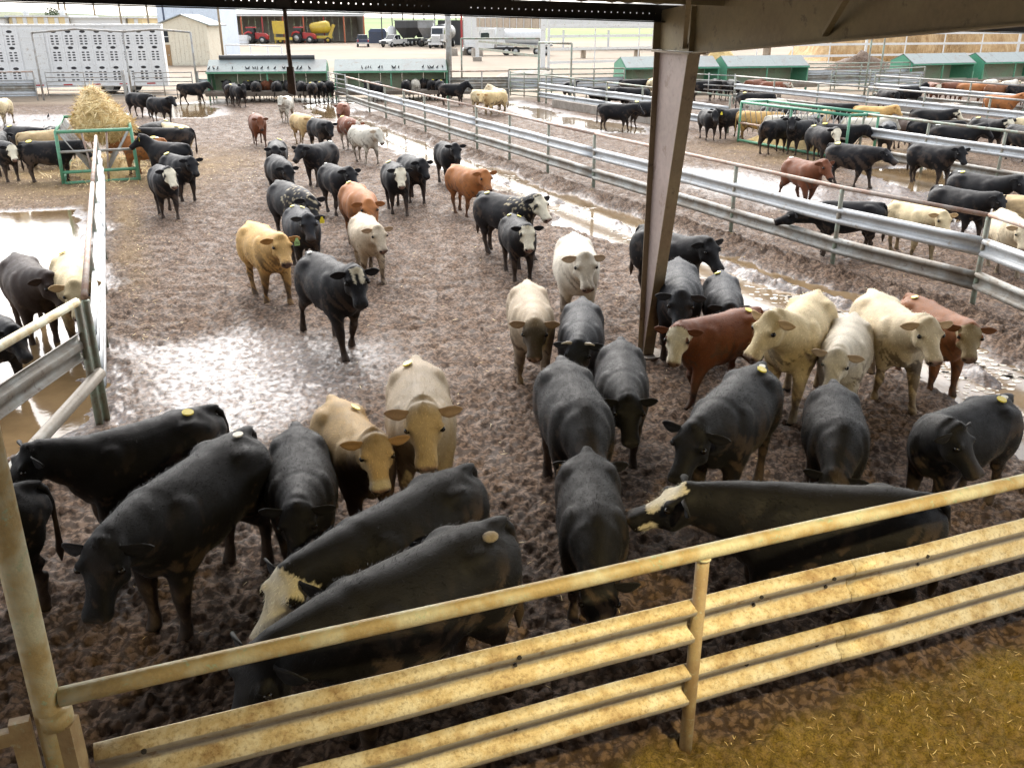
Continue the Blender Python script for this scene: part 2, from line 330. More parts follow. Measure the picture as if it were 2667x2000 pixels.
def inpoly_soft(x, y, poly, soft):
    c = np.zeros(np.shape(x), bool); n = len(poly)
    for i in range(n):
        (ax, ay), (bx, by) = poly[i], poly[(i + 1) % n]
        k = ((ay > y) != (by > y)) & (x < (bx - ax) * (y - ay) / (by - ay + 1e-9) + ax); c ^= k
    d = pdist(x, y, list(poly) + [poly[0]]); sd_ = np.where(c, d, -d)
    return sstep(-soft, soft, sd_)
FENCE_R = [(-9.0, 51.6), (-2.79, 36.9), (2.27, 25.35), (6.12, 16.85), (7.62, 14.3), (7.9, 12.4), (8.2, 9.4), (8.5, 6.6)]
FENCE_L = [(-4.9, 3.0), (-4.92, 8.0), (-4.8, 9.75), (-11.6, 25.9)]
WATER = [([(-5.61, 12.38), (-4.45, 12.81), (-2.62, 12.55), (-1.67, 10.89), (-2.08, 9.36), (-3.25, 8.87), (-4.45, 9.58)], 0.7, 0.56), ([(-13.91, 21.83), (-11.36, 22.55), (-9.58, 20.52), (-7.33, 15.18), (-5.36, 10.89), (-4.99, 9.47), (-6.07, 8.25)], 0.45, 1.1), ([(-20.16, 51.81), (-17.36, 55.1), (-14.85, 49.52), (-14.51, 44.58), (-17.21, 44.94)], 0.9, 0.8), ([(-1.41, 54.31), (0.37, 55.1), (3.11, 45.49), (5.44, 43.19), (5.95, 40.51), (3.65, 39.07), (1.53, 43.19)], 1.0, 0.8), ([(2.6, 43.19), (6.22, 41.26), (5.77, 38.12), (3.59, 38.39)], 0.8, 0.7), ([(10.79, 28.71), (13.59, 29.92), (14.39, 28.71), (12.53, 24.98), (10.52, 24.98)], 0.8, 0.95), ([(10.71, 26.9), (12.11, 24.98), (12.17, 21.83), (10.56, 18.29), (10.22, 19.34), (9.47, 21.83)], 0.8, 0.6), ([(5.08, 29.11), (7.32, 28.33), (9.77, 23.84), (10.07, 20.11), (8.99, 18.63), (7.14, 21.83), (5.45, 24.98)], 0.9, 0.5), ([(-12.66, 56.2), (-8.38, 55.1), (-6.61, 48.45), (-9.01, 46.44)], 0.9, 0.6), ([(-26.13, 46.44), (-21.94, 46.44), (-19.59, 41.26), (-22.52, 39.77)], 0.9, 0.6)]
def wetness(x, y):
    n = fbm(x, y, 1.6, 4, 31)
    w = np.zeros(np.shape(x)); 
    for poly, soft, amt in WATER:
        w = np.maximum(w, amt * inpoly_soft(x + n * 1.6, y + 1.8 * fbm(x, y, 1.9, 3, 77), poly, soft))
    return w
def ditch(x, y):
    d = pdist(x, y, FENCE_R); wob = fbm(x, y, 1.3, 4, 55)
    side = x < np.interp(y, [p[1] for p in FENCE_R][::-1], [p[0] for p in FENCE_R][::-1])
    dd = d + wob * 1.5 + .35 * fbm(x, y, .35, 3, 58)
    band = sstep(.75, 1.05, dd) * (1 - sstep(2.3, 3.0, dd)) * side
    ridge = np.exp(-((d - .45) / .28) ** 2) * side
    ridge2 = np.exp(-((d - 1.75) / .22) ** 2) * side * sstep(-.05, .12, fbm(x, y, 1.6, 4, 91))
    return band, ridge, ridge2
def ground(x, y, fine=True):
    x = np.asarray(x, float); y = np.asarray(y, float)
    w = wetness(x, y); band, ridge, ridge2 = ditch(x, y)
    far = sstep(52.5, 56, y + 0.0 * x - .13 * (x + 10))
    pen = 1 - far
    z = .03 + .035 * fbm(x, y, 1.1, 3, 1)
    near_ridge = 0
    if fine:
        n1 = fbm(x, y, .24, 4, 11, .6); n2 = 1 - np.abs(2 * fbm(x, y, .17, 3, 21)) * 2
        p = pocks(x, y, .27); q = pocks(x + 5, y + 3, .16, 13)
        n3 = fbm(x, y, .085, 3, 43, .65); n4 = np.abs(fbm(x, y, .13, 3, 47, .6)); brk = .6 + .8 * vnoise(x / .9, y / .9, 19)
        n5 = fbm(x, y, .055, 2, 53, .7)
        rough = (.018 * n1 + .012 * (n2 - .6) + .055 * n3 + .055 * n5 - .060 * n4 + .015 - .014 * brk * (1 - sstep(.10, .34, p)) - .018 * (1 - sstep(.1, .35, q)))
        z = z + pen * rough * (1 - .72 * np.clip(w * 1.3, 0, 1)) * (1 - .75 * band)
        z = z + ridge * (.10 + .20 * n1 + .12 * n3) + ridge2 * (.09 + .16 * n1 + .10 * n3) * band
        dl = pdist(x, y, FENCE_L); z = z + np.exp(-(dl / .45) ** 2) * (.05 + .12 * n1)
    z = z - .080 * w - .12 * band * (1 - .6 * ridge2)
    z = z * pen + far * (.02 + .02 * fbm(x, y, 2.5, 3, 41))
    return z, np.maximum(np.clip(w * 1.9, 0, 1), band), far
def litter_at(x, y):
    l = np.exp(-((np.hypot((x + 12.6) / 3.2, (y - 28.4) / 4.4)) ** 2) * 1.1) * 1.1
    dl = pdist(x, y, [(-5.2, 10.5), (-11.6, 25.9)]); l = np.maximum(l, .42 * np.exp(-((dl - .5) / .3) ** 2) * sstep(14, 17, y))
    l = np.maximum(l, .85 * np.exp(-((np.hypot((x - 11.2) / 3.4, (y - 33) / 3.5)) ** 2)))
    l = np.maximum(l, .62 * sstep(-.12, .2, -(y - 4.12 - .379 * x + .35 * fbm(x, y, .5, 3, 15))))
    return l * np.clip(.75 + 1.6 * fbm(x, y, .8, 4, 61), 0, 1.2)
ys = [0.8]
while ys[-1] < 66: ys.append(ys[-1] + .0046 * ys[-1] + .0095)
ys = np.array(ys); NC = 640
tt = np.linspace(-1, 1, NC)
Y, T_ = np.meshgrid(ys, tt, indexing='ij'); X = T_ * (.62 * Y + 2.0)
zz, wet, yard = ground(X, Y)
nv = Y.size; vs = np.stack([X, Y, zz], -1).reshape(-1, 3)
idx = np.arange(nv).reshape(Y.shape); q = np.stack([idx[:-1, :-1], idx[:-1, 1:], idx[1:, 1:], idx[1:, :-1]], -1).reshape(-1, 4)
me = bpy.data.meshes.new('ground'); me.vertices.add(nv); me.vertices.foreach_set('co', vs.ravel())
me.loops.add(q.size); me.loops.foreach_set('vertex_index', q.ravel()); me.polygons.add(len(q)); me.polygons.foreach_set('loop_start', np.arange(0, q.size, 4))
try: me.polygons.foreach_set('loop_total', np.full(len(q), 4))
except Exception: pass
me.update(); me.polygons.foreach_set('use_smooth', np.ones(len(q), bool))
for nm, arr in (('wet', wet), ('yard', yard), ('litter', np.clip(litter_at(X, Y) * (1 - wet), 0, 1))):
    at = me.attributes.new(nm, 'FLOAT', 'POINT'); at.data.foreach_set('value', arr.ravel().astype(np.float32))
me.materials.append(M['mud'])
tag(link('pen_mud', me), kind='structure')
# water lying in the low spots: one flat sheet per puddle, mud clods stand out of it
def puddle(name, x0, x1, y0, y1, lev, poly=None):
    mb = MB()
    if poly: mb.add([(x, y, lev) for x, y in poly], [tuple(range(len(poly)))])
    else: mb.add([(x0, y0, lev), (x1, y0, lev), (x1, y1, lev), (x0, y1, lev)], [(0, 1, 2, 3)])
    tag(mb.build(name, M['puddle_water']), kind='structure')
for wi_, (poly, soft, amt) in enumerate(WATER):
    cx = sum(p[0] for p in poly) / len(poly); cy = sum(p[1] for p in poly) / len(poly)
    puddle('puddle', 0, 0, 0, 0, (-.034 if wi_ == 0 else -.011) - .0022 * wi_, [(cx + (x - cx) * 1.25, cy + (y - cy) * 1.25) for x, y in poly])
dl = []
for (ax, ay), (bx, by) in zip(FENCE_R[:-1], FENCE_R[1:]):
    L = math.hypot(bx - ax, by - ay); nx, ny = (by - ay) / L, -(bx - ax) / L
    dl.append(((ax, ay), (bx, by), (nx, ny)))
inn = []; out_ = []
for i, p in enumerate(FENCE_R):
    ns = [dl[k][2] for k in (i - 1, i) if 0 <= k < len(dl)]; nx = sum(k[0] for k in ns) / len(ns); ny = sum(k[1] for k in ns) / len(ns); L = math.hypot(nx, ny); nx /= L; ny /= L
    inn.append((p[0] + nx * .5, p[1] + ny * .5, -.034)); out_.append((p[0] + nx * 3.3, p[1] + ny * 3.3, -.034))
mb = MB(); n = len(inn); mb.add(inn + out_, [(i, i + 1, n + i + 1, n + i) for i in range(n - 1)]); tag(mb.build('ditch_water', M['puddle_water']), kind='structure')
# scum floating on the ditch
mb = MB(); rr = random.Random(5)
cnt = 0
while cnt < 1500:
    i = rr.randrange(len(FENCE_R) - 2); t = rr.random(); a, b, nn = dl[i]; off = rr.choice([rr.gauss(1.45, .25), rr.gauss(2.1, .4)])
    x = a[0] + (b[0] - a[0]) * t + nn[0] * off; y = a[1] + (b[1] - a[1]) * t + nn[1] * off
    if fbm(np.array([x]), np.array([y]), 1.4, 3, 8)[0] < .02: cnt += .2; continue
    r = rr.uniform(.02, .075); k = 7; st_ = rr.uniform(.5, 1); ph = rr.random() * 6
    mb.add([(x + r * math.cos(2 * math.pi * q_ / k + ph) * rr.uniform(.6, 1.2), y + r * st_ * math.sin(2 * math.pi * q_ / k + ph) * rr.uniform(.6, 1.2), -.029) for q_ in range(k)], [tuple(range(k))]); cnt += 1
tag(mb.build('scum', M['foam']), 'pale scum floating on the brown ditch water', kind='stuff')
# loose straw on the mud
def hz_at(x, y):
    j = int(np.searchsorted(ys, y)); j = min(max(j, 0), len(ys) - 1); i = int(round((x / (.62 * ys[j] + 2.0) + 1) / 2 * (NC - 1))); return float(zz[j, min(max(i, 0), NC - 1)])
mb = MB(); cnt = 0
while cnt < 4600:
    r_ = rr.random()
    if r_ < .50: x, y = rr.gauss(-12.4, 2.3), rr.gauss(28.2, 2.6)
    elif r_ < .55: t = rr.random(); x, y = -5.0 - 6.6 * t + abs(rr.gauss(.4, .35)), 11 + 15 * t
    elif r_ < .72: x, y = rr.gauss(11.2, 2.4), rr.gauss(33, 2.5)
    elif r_ < .86: x = rr.uniform(.2, 4.6); y = 4.05 + .379 * x - abs(rr.gauss(0, .9)) 
    else: y = rr.uniform(5, 30); x = rr.uniform(-.5, .5) * y
    L = rr.uniform(.02, .11) * (.6 if y < 6 else 1); a = rr.random() * 6.28; w_ = .0007 + .00026 * y; z = hz_at(x, y) + .008 + rr.random() * .012
    dx, dy = math.cos(a) * L / 2, math.sin(a) * L / 2; px, py = -math.sin(a) * w_, math.cos(a) * w_; dz = rr.uniform(-.015, .02)
    mb.add([(x - dx - px, y - dy - py, z), (x - dx + px, y - dy + py, z), (x + px * 1.2, y + py * 1.2, z + .004), (x + dx, y + dy, z + dz), (x - px, y - py, z + .003)], [(0, 4, 2, 1), (4, 3, 2)]); cnt += 1
tag(mb.build('straw_litter', M['straw']), 'loose straw scattered on the mud', kind='stuff')
# yard and fields beyond, one sheet to the horizon
rowsy = [-60, -20, 0.5, 30, 55, 62, 66, 80, 100, 130, 170, 200, 220, 240, 260, 300, 360, 450, 600, 800, 1100, 1500, 2100, 3000, 4500]
mb = MB(); colsx = np.linspace(-1, 1, 61); V = []; G = []
for y in rowsy:
    for t in colsx:
        x = t * (abs(y) * .95 + 60); z = -.45 if y < 56 else (-.05 if y < 63 else .0)
        if y > 300: z += 6 * float(vnoise(np.array([x / 500.]), np.array([y / 400.]), 4)[0]) * min(1, (y - 300) / 600)
        V.append((x, y, z)); G.append(float(sstep(205, 245, np.array([y + 8 * math.sin(x * .05)]))[0]) if x > -200 else 1.)
nC = len(colsx); mb.add(V, [(j * nC + i, j * nC + i + 1, (j + 1) * nC + i + 1, (j + 1) * nC + i) for j in range(len(rowsy) - 1) for i in range(nC - 1)])
o = mb.build('terrain', M['terrain'], smooth=True); at = o.data.attributes.new('green', 'FLOAT', 'POINT'); at.data.foreach_set('value', np.array(G, np.float32)); tag(o, kind='structure')
def hill_range(name, y, x0, x1, hmax, seed):
    mb = MB(); n = 80; V = []
    for j, (f_, dy) in enumerate(((0, -220), (.55, -90), (1, 0), (.6, 120), (0, 300))):
        for i in range(n + 1):
            x = x0 + (x1 - x0) * i / n; hgt = hmax * (.35 + .65 * float(vnoise(np.array([i / 9.]), np.array([seed * 1.]), seed)[0])) * math.sin(math.pi * i / n) ** .4
            V.append((x, y + dy * (y / 2500), f_ * hgt - 2))
    mb.add(V, [(j * (n + 1) + i, j * (n + 1) + i + 1, (j + 1) * (n + 1) + i + 1, (j + 1) * (n + 1) + i) for j in range(4) for i in range(n)])
    tag(mb.build(name, M['hill'], smooth=True), kind='structure')
hill_range('hill', 2600, -3200, -700, 42, 3)
hill_range('hill', 3300, -2600, 1500, 26, 6)
# ------------------------------------------------------------------ the shed the viewer stands in
RT = R(15)                                    # the eave runs along (-cos, -sin), the frame along (sin, -cos)
EV = Vector((-math.cos(RT), -math.sin(RT), 0)); FV = Vector((math.sin(RT), -math.cos(RT), 0))
C0 = Vector((1.85, 12.02, 0))
def fp(s, z, o=0): p = C0 + FV * s - EV * o; return (p.x, p.y, z)
col_t = thing('steel_column', 'tapered rusty steel column carrying the roof girder', 'column', (0, 0, 0))
FW = .078                                     # half flange width
def plate(mb, a, b, c_, d_): mb.add([a, b, c_, d_], [(0, 1, 2, 3)])
mb = MB(); pr_ = [fp(.012, -.3), fp(.12, -.3), fp(.96, 4.02), fp(.012, 4.02)]; mb.prism([Vector(p) + EV * .006 for p in pr_], (0, 0, 0), -EV * .012); mb.build('web', M['primer_web_lit'], col_t)
mb = MB(); mb.prism([Vector(fp(0, -.3)) + EV * FW, Vector(fp(0, -.3)) - EV * FW, Vector(fp(0, 4.02)) - EV * FW, Vector(fp(0, 4.02)) + EV * FW], (0, 0, 0), FV * .012); mb.build('flange', M['primer'], col_t)
mb = MB(); mb.prism([Vector(fp(.12, -.3)) + EV * FW, Vector(fp(.12, -.3)) - EV * FW, Vector(fp(.96, 4.02)) - EV * FW, Vector(fp(.96, 4.02)) + EV * FW], (0, 0, 0), FV * .014); mb.build('flange', M['primer'], col_t)
mb = MB(); mb.prism([Vector(fp(-.02, 4.022)) + EV * .11, Vector(fp(-.02, 4.022)) - EV * .11, Vector(fp(1.06, 4.022)) - EV * .11, Vector(fp(1.06, 4.022)) + EV * .11], (0, 0, 0), (0, 0, .022)); mb.build('cap_plate', M['primer'], col_t)
mb = MB(); mb.tube([fp(.10, -.1), fp(.10, .06)], .25, 14); mb.build('footing', M['concrete'], col_t)
gird = thing('roof_girder', 'deep olive brown steel roof girder rising over the pens from the column', 'girder')
ROOF = lambda s: 4.50 + s / 16
def gz(s): return 4.05 + (s - 1.0) * .0675
L_ = 14.0
mb = MB(); mb.prism([Vector(p) + EV * .006 for p in (fp(0, 4.047), fp(1.0, 4.047), fp(L_, gz(L_)), fp(L_, ROOF(L_) + .22), fp(0, ROOF(0) + .0))], (0, 0, 0), -EV * .012); mb.build('web', M['roof_steel'], gird)
mb = MB(); mb.prism([Vector(fp(1.02, 4.046)) + EV * FW, Vector(fp(1.02, 4.046)) - EV * FW, Vector(fp(L_, gz(L_) - .002)) - EV * FW, Vector(fp(L_, gz(L_) - .002)) + EV * FW], (0, 0, 0), (0, 0, -.014)); mb.build('flange', M['roof_steel'], gird)
mb = MB(); mb.prism([Vector(fp(-.014, 4.05)) + EV * .10, Vector(fp(-.014, 4.05)) - EV * .10, Vector(fp(-.014, ROOF(0) - .03)) - EV * .10, Vector(fp(-.014, ROOF(0) - .03)) + EV * .10], (0, 0, 0), FV * .012); mb.build('end_plate', M['primer'], gird)
mb = MB(); mb.prism([Vector(p) + EV * .07 for p in (fp(.96, 4.05), fp(.972, 4.05), fp(.972, ROOF(.9) - .02), fp(.96, ROOF(.9) - .02))], (0, 0, 0), -EV * .14); mb.build('stiffener', M['roof_steel'], gird)
for s0, s1, za, zb in ((.75, 1.9, 4.1, 4.62), (3.6, 4.9, 4.28, 4.85)):
    mb = MB(); mb.bar(Vector(fp(s0, za)) + EV * .02, Vector(fp(s1, zb)) + EV * .55, .05, .05); mb.build('brace', M['roof_steel'], gird)
# eave strut: a channel with a row of empty bolt holes that the daylight shines through
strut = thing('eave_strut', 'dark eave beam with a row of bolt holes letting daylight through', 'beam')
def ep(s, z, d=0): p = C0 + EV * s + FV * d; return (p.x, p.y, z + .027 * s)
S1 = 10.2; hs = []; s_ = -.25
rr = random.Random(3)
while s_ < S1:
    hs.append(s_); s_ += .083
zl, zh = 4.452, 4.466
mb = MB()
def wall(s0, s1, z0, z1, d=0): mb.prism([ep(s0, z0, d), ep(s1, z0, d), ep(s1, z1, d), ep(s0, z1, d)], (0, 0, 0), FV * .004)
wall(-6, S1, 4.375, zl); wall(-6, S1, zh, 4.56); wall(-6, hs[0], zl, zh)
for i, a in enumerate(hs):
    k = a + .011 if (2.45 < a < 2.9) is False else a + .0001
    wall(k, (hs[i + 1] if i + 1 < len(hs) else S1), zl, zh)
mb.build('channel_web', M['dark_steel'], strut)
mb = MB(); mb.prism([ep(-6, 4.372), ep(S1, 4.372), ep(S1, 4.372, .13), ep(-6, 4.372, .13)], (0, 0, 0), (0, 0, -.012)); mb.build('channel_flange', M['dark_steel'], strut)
mb = MB()
for i in (5, 9, 16, 18, 27, 31, 32, 40, 55, 70, 71): mb.disc(ep(hs[i], 4.40, -.012), FV, .012, .02, 8)
tag(mb.build('bolt_heads', M['dark_steel'], strut), kind='stuff')
# roof sheets with ribs
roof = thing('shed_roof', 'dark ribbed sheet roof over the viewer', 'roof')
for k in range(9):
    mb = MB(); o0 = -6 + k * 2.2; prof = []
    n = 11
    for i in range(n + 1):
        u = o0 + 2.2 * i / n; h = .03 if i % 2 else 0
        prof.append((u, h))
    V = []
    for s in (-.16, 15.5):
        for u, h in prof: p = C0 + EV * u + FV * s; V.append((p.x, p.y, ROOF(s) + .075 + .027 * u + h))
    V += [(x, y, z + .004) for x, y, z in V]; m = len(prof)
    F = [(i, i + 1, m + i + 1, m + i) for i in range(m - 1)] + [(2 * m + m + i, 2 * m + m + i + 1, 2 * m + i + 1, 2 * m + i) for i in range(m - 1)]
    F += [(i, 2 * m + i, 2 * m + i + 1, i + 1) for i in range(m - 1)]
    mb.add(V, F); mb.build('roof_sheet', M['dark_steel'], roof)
# purlins under the sheets, seen at the upper corner
for k, s in enumerate((1.6, 3.2, 4.8, 6.4)):
    mb = MB(); mb.bar((C0 + EV * 10 + FV * s + Vector((0, 0, ROOF(s) + .27))), (C0 - EV * 6 + FV * s + Vector((0, 0, ROOF(s) - .16))), .06, .14); mb.build('purlin', M['roof_steel'], roof)
mb = MB(); mb.box((0, -2.2, 2.4), (22, .2, 7.5)); o = mb.build('back_wall', M['tan_wall']); tag(o, kind='structure')  # unseen building wall behind the viewer, added to block light from the back
fl_ = thing('flood_lamp', 'flood lamp under the roof lighting the near rail from above', 'lamp', (lamp.location.x, lamp.location.y, lamp.location.z + .10))
mb = MB(); mb.tube([(0, 0, .16), (0, 0, .10), (0, 0, .05)], [.06, .13, .17], 16, cap=False); mb.build('lamp_housing', M['galv'], fl_, True)
mb = MB(); mb.bar((0, 0, .14), (0, -.05, .55), .04, .04); mb.build('bracket', M['dark_steel'], fl_)
# torn pipe hanging from the eave strut
pp = thing('hanging_pipe', 'rusty steel pipe hanging from the eave beam above the white steer', 'pipe')
hp = C0 + EV * 4.53; zt = 4.52
mb = MB(); mb.tube([(hp.x, hp.y, zt), (hp.x + .004, hp.y, 4.05), (hp.x + .012, hp.y, 3.88)], [.022, .024, .026], 10); mb.build('pipe', M['rusty'], pp)
mb = MB(); mb.prism([(hp.x - .030, hp.y - .03, 3.90), (hp.x + .042, hp.y - .03, 3.895), (hp.x + .052, hp.y - .03, 3.585), (hp.x - .036, hp.y - .03, 3.615)], (0, 0, 0), (0, .06, 0)); mb.build('end_sleeve', M['rusty'], pp)
mb = MB(); mb.box((hp.x, hp.y - .02, 4.56), (.16, .05, .10)); mb.build('bracket', M['dark_steel'], pp)

# ------------------------------------------------------------------ pipe and guardrail fences
WB = [(.0, -.158), (.020, -.152), (.050, -.135), (.066, -.112), (.066, -.085), (.052, -.062), (.008, -.040), (0, -.028), (0, .036), (.008, .046), (.052, .066), (.066, .088), (.066, .112), (.050, .135), (.020, .152), (.0, .158)]
def resample(pts, step):
    out = [Vector(pts[0])]
    for a, b in zip(pts[:-1], pts[1:]):
        a, b = Vector(a), Vector(b); n = max(1, int(round((b - a).length / step)))
        out += [a + (b - a) * (i / n) for i in range(1, n + 1)]
    return out
def wbeam(parent, pts, z, mat, side=1, name='guardrail_beam', h=1.0, sag=.012, seed=0, piece=4):
    """W-section beams of about one post bay or two each, following the posts"""
    rs = random.Random(seed); i = 0
    while i < len(pts) - 1:
        j = min(len(pts) - 1, i + piece); seg = pts[i:j + 1]; mb = MB(); rows = []
        fine = resample([(p[0], p[1], 0) for p in seg], .8)
        dz0, dz1 = rs.uniform(-sag, sag), rs.uniform(-sag, sag)
        pts3 = [(p.x, p.y, z + dz0 + (dz1 - dz0) * k / max(1, len(fine) - 1) + rs.uniform(-.006, .006)) for k, p in enumerate(fine)]
        pr2 = [(d * side, zz_ * h) for d, zz_ in WB] + [(d * side + .004, zz_ * h) for d, zz_ in WB[::-1]]
        mb.sweep(pr2, pts3, closed=True); mb.build(name, M[mat], parent, True); i = j
def fence(name, label, posts, rails, beams, post_mat, rail_mat, beam_mat, ztop=1.5, r_post=.045, r_rail=.04, side=1, seed=0, low=True, cat='fence', piece=3):
    t = thing(name, label, cat, (0, 0, 0))
    mb = MB(); mb.tube([(0, 0, -.4), (0, 0, ztop - .02)], r_post, 8); pm = mb.mesh('post', M[post_mat], True); rs = random.Random(seed)
    for p in posts: o = link('post', pm, t, (p[0], p[1], 0)); o.rotation_euler = (rs.uniform(-.012, .012), rs.uniform(-.012, .012), 0)
    for z in rails:
        i = 0
        while i < len(posts) - 1:
            j = min(len(posts) - 1, i + piece); mb = MB(); mb.tube([(p[0], p[1], z + rs.uniform(-.008, .008)) for p in posts[i:j + 1]], r_rail, 8); mb.build('rail', M[rail_mat], t, True); i = j
    for k, z in enumerate(beams): wbeam(t, posts, z, beam_mat if isinstance(beam_mat, str) else beam_mat[k], side, seed=seed + k, h=1.0, piece=piece)
    return t
def line(pts, step):
    return [(p.x, p.y) for p in resample([(a, b, 0) for a, b in pts], step)]
# long fence on the right of the middle pen
P_R = [(-9.0, 51.6)] + line([(-7.14, 47.1), (2.27, 25.35)], 3.0) + [(4.82, 19.7), (6.12, 16.85), (7.62, 14.35), (7.9, 12.4), (8.2, 9.4), (8.5, 6.6)]
fence('guardrail_fence', 'long pipe and guardrail fence along the ditch of the middle pen', P_R, [1.5], [.98, .42], 'pipe_green', 'pipe_rust', ['galv', 'galv_dirty'], side=-1, seed=1)
# fence of the flooded pen
P_L = line([(-4.8, 9.75), (-11.15, 24.9)], 2.9)
fl = fence('guardrail_fence', 'pipe and guardrail fence running from the flooded corner to the hay rack', P_L, [1.5], [.98, .55], 'pipe_green', 'pipe_rust', ['galv', 'galv'], side=-1, seed=2)
fc = fence('guardrail_fence', 'short corner fence with heavy bent guardrail beside the tall post', [(-4.83, 9.62), (-4.92, 7.7), (-4.98, 5.6)], [1.5], [1.0], 'pipe_green', 'near_rail', 'galv_dirty', side=-1, seed=3, r_rail=.05)
mb = MB(); mb.tube([(-4.75, 9.7, .62), (-4.9, 7.6, .28), (-4.95, 6.6, .2)], .07, 10); mb.build('kick_pipe', M['galv_dirty'], fc, True)
# second and third pens
P_A = [(1.56, 53.4)] + line([(1.9, 52.6), (8.9, 38.4)], 3.1)
fa = fence('guardrail_fence', 'guardrail fence beyond the concrete kerb, ending at the green hay rack', P_A, [1.5], [.95, .45], 'pipe_green', 'pipe_green', ['galv', 'galv'], side=-1, seed=4)
P_A2 = line([(11.6, 30.9), (14.9, 23.6)], 3.2)
fa = fence('guardrail_fence', 'guardrail fence leaving the green hay rack toward the frame edge', P_A2, [1.5], [.95, .30], 'pipe_green', 'pipe_green', ['galv', 'galv_dirty'], side=-1, seed=5)
P_B = line([(12.3, 52.3), (20.4, 34.6)], 3.2)
fb = fence('guardrail_fence', 'middle guardrail fence behind the green hay rack and its cattle', P_B, [1.5], [.95, .45], 'pipe_green', 'pipe_grey', ['galv', 'galv_dirty'], side=-1, seed=6)
P_C = line([(20.2, 52.8), (25.4, 41.4)], 3.2)
fd = fence('guardrail_fence', 'farthest guardrail fence by the concrete water trough', P_C, [1.5], [.95, .45], 'pipe_green', 'pipe_grey', ['galv', 'galv_dirty'], side=-1, seed=7)
# concrete kerb in the second pen
mb = MB(); a, b = Vector((2.7, 50.6, 0)), Vector((7.2, 41.3, 0)); mb.bar(a + Vector((-.45, -.1, .12)), b + Vector((-.45, -.1, .12)), .22, .6); tag(mb.build('concrete_kerb', M['concrete']), kind='structure')
tr = thing('water_trough', 'long pale concrete water trough on the fence line', 'trough', (20.3, 46.4, 0), R(-8))
mb = MB(); mb.box((0, 0, .28), (3.4, .9, .56)); mb.build('basin', M['concrete'], tr)
mb = MB(); mb.box((0, 0, .563), (3.2, .7, .01)); mb.build('water', M['puddle_water'], tr)

# near fence with the tall post and gate
nd = Vector((3.24, 1.23, 0)).normalized(); n0 = Vector((-2.12, 3.31, 0)); nn = Vector((-nd.y, nd.x, 0))
def npt(s, z, o=0): p = n0 + nd * s + nn * o; return (p.x, p.y, z)
nf = thing('near_fence', 'front pipe and guardrail fence lit yellow, nearest the viewer', 'fence')
mb = MB(); mb.tube([npt(s, 1.5 + .004 * math.sin(s * 2)) for s in np.linspace(.03, 9.5, 24)], .046, 14); mb.build('top_rail', M['near_rail'], nf, True)
for s in (3.47, 6.95):
    mb = MB(); mb.tube([npt(s, -.4), npt(s, 1.472)], .042, 14); mb.build('post', M['near_post'], nf, True)
    mb = MB(); mb.tube([npt(s, 1.455), npt(s, 1.468)], .049, 14); mb.build('weld_collar', M['near_rail'], nf, True)
for k, (z, s0) in enumerate(((1.0, .12), (.52, .25))):
    for a, b in ((s0, 4.9), (4.62, 9.5)):
        off = .007 if a > 1 else 0
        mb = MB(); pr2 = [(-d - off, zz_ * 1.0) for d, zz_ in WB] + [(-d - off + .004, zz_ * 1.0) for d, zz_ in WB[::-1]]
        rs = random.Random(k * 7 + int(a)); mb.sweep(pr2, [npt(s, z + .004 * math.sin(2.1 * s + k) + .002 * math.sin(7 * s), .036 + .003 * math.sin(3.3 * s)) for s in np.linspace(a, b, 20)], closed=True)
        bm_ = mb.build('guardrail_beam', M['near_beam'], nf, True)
        for s in ((a + .22, 2.3, 3.9, 4.45) if a < 1 else (5.2, 6.3, 7.6)):
            for zz_ in ((.02,) if k else (.10, .0)):
                if zz_ == 0 and s < 1: continue
                mb = MB(); d_ = -.066 if zz_ > .05 else -.002
                mb.disc(npt(s, z + zz_, .036 + d_ - off - .002), nn, .013 if zz_ else .011, .012, 10); mb.build('bolt_hole', M['void_dark'], bm_)
tp = thing('tall_post', 'tall upright post flaked with green and rust at the frame edge', 'post', n0)
mb = MB(); mb.tube([(-.03, 0, -.4), (-.03, 0, 1.42), (-.025, 0, 2.0), (-.01, 0, 3.6), (0, 0, 4.4)], .062, 14); mb.build('post_pipe', M['near_rail'], tp, True)
mb = MB(); mb.box((.045, .0, .62), (.07, .09, 1.5)); mb.build('latch_plate', M['near_post'], tp)
mb = MB(); mb.tube([(.0, 0, 1.36), (.0, 0, 1.44)], .075, 12); mb.build('collar', M['near_rail'], tp, True)
gt = thing('pipe_gate', 'square tube gate hung beside the tall post, lit yellow', 'gate', npt(0, 0), math.atan2(nd.y, nd.x))
for z in (1.36, 1.05, .93, .60, .30):
    mb = MB(); mb.box((-1.36, -.02, z), (2.36, .045, .075)); mb.build('gate_bar', M['near_post'], gt)
for x in (-.145, -2.56):
    mb = MB(); mb.box((x, -.02, .80), (.085, .05, 1.28)); mb.build('gate_upright', M['near_post'], gt)

# ------------------------------------------------------------------ hay rack with bale
def straw_shell(mb, fn, n, rs, L=(.1, .35), w_=.006):
    for i in range(n):
        p, nrm = fn(); d = Vector((rs.gauss(0, 1), rs.gauss(0, 1), rs.gauss(0, .7))); d -= nrm * d.dot(nrm) * .75; d.normalize(); l = rs.uniform(*L); sd_ = d.cross(nrm).normalized() * rs.uniform(w_ * .6, w_ * 1.3)
        a = p - d * l * .3; b = p + d * l * .3 + nrm * rs.uniform(.0, .06); c = p + d * l * .7 + nrm * rs.uniform(-.03, .12)
        mb.add([a - sd_, a + sd_, b - sd_, b + sd_, c], [(0, 1, 3, 2), (2, 3, 4)])
hd_ = math.atan2(.923, -.385)
rack = thing('hay_rack', 'green pipe hay rack with slanting bars straddling the fence end', 'hay feeder', (-11.86, 26.4, 0), hd_ - math.pi / 2)
RL = 4.6; W2 = .98
mb = MB()
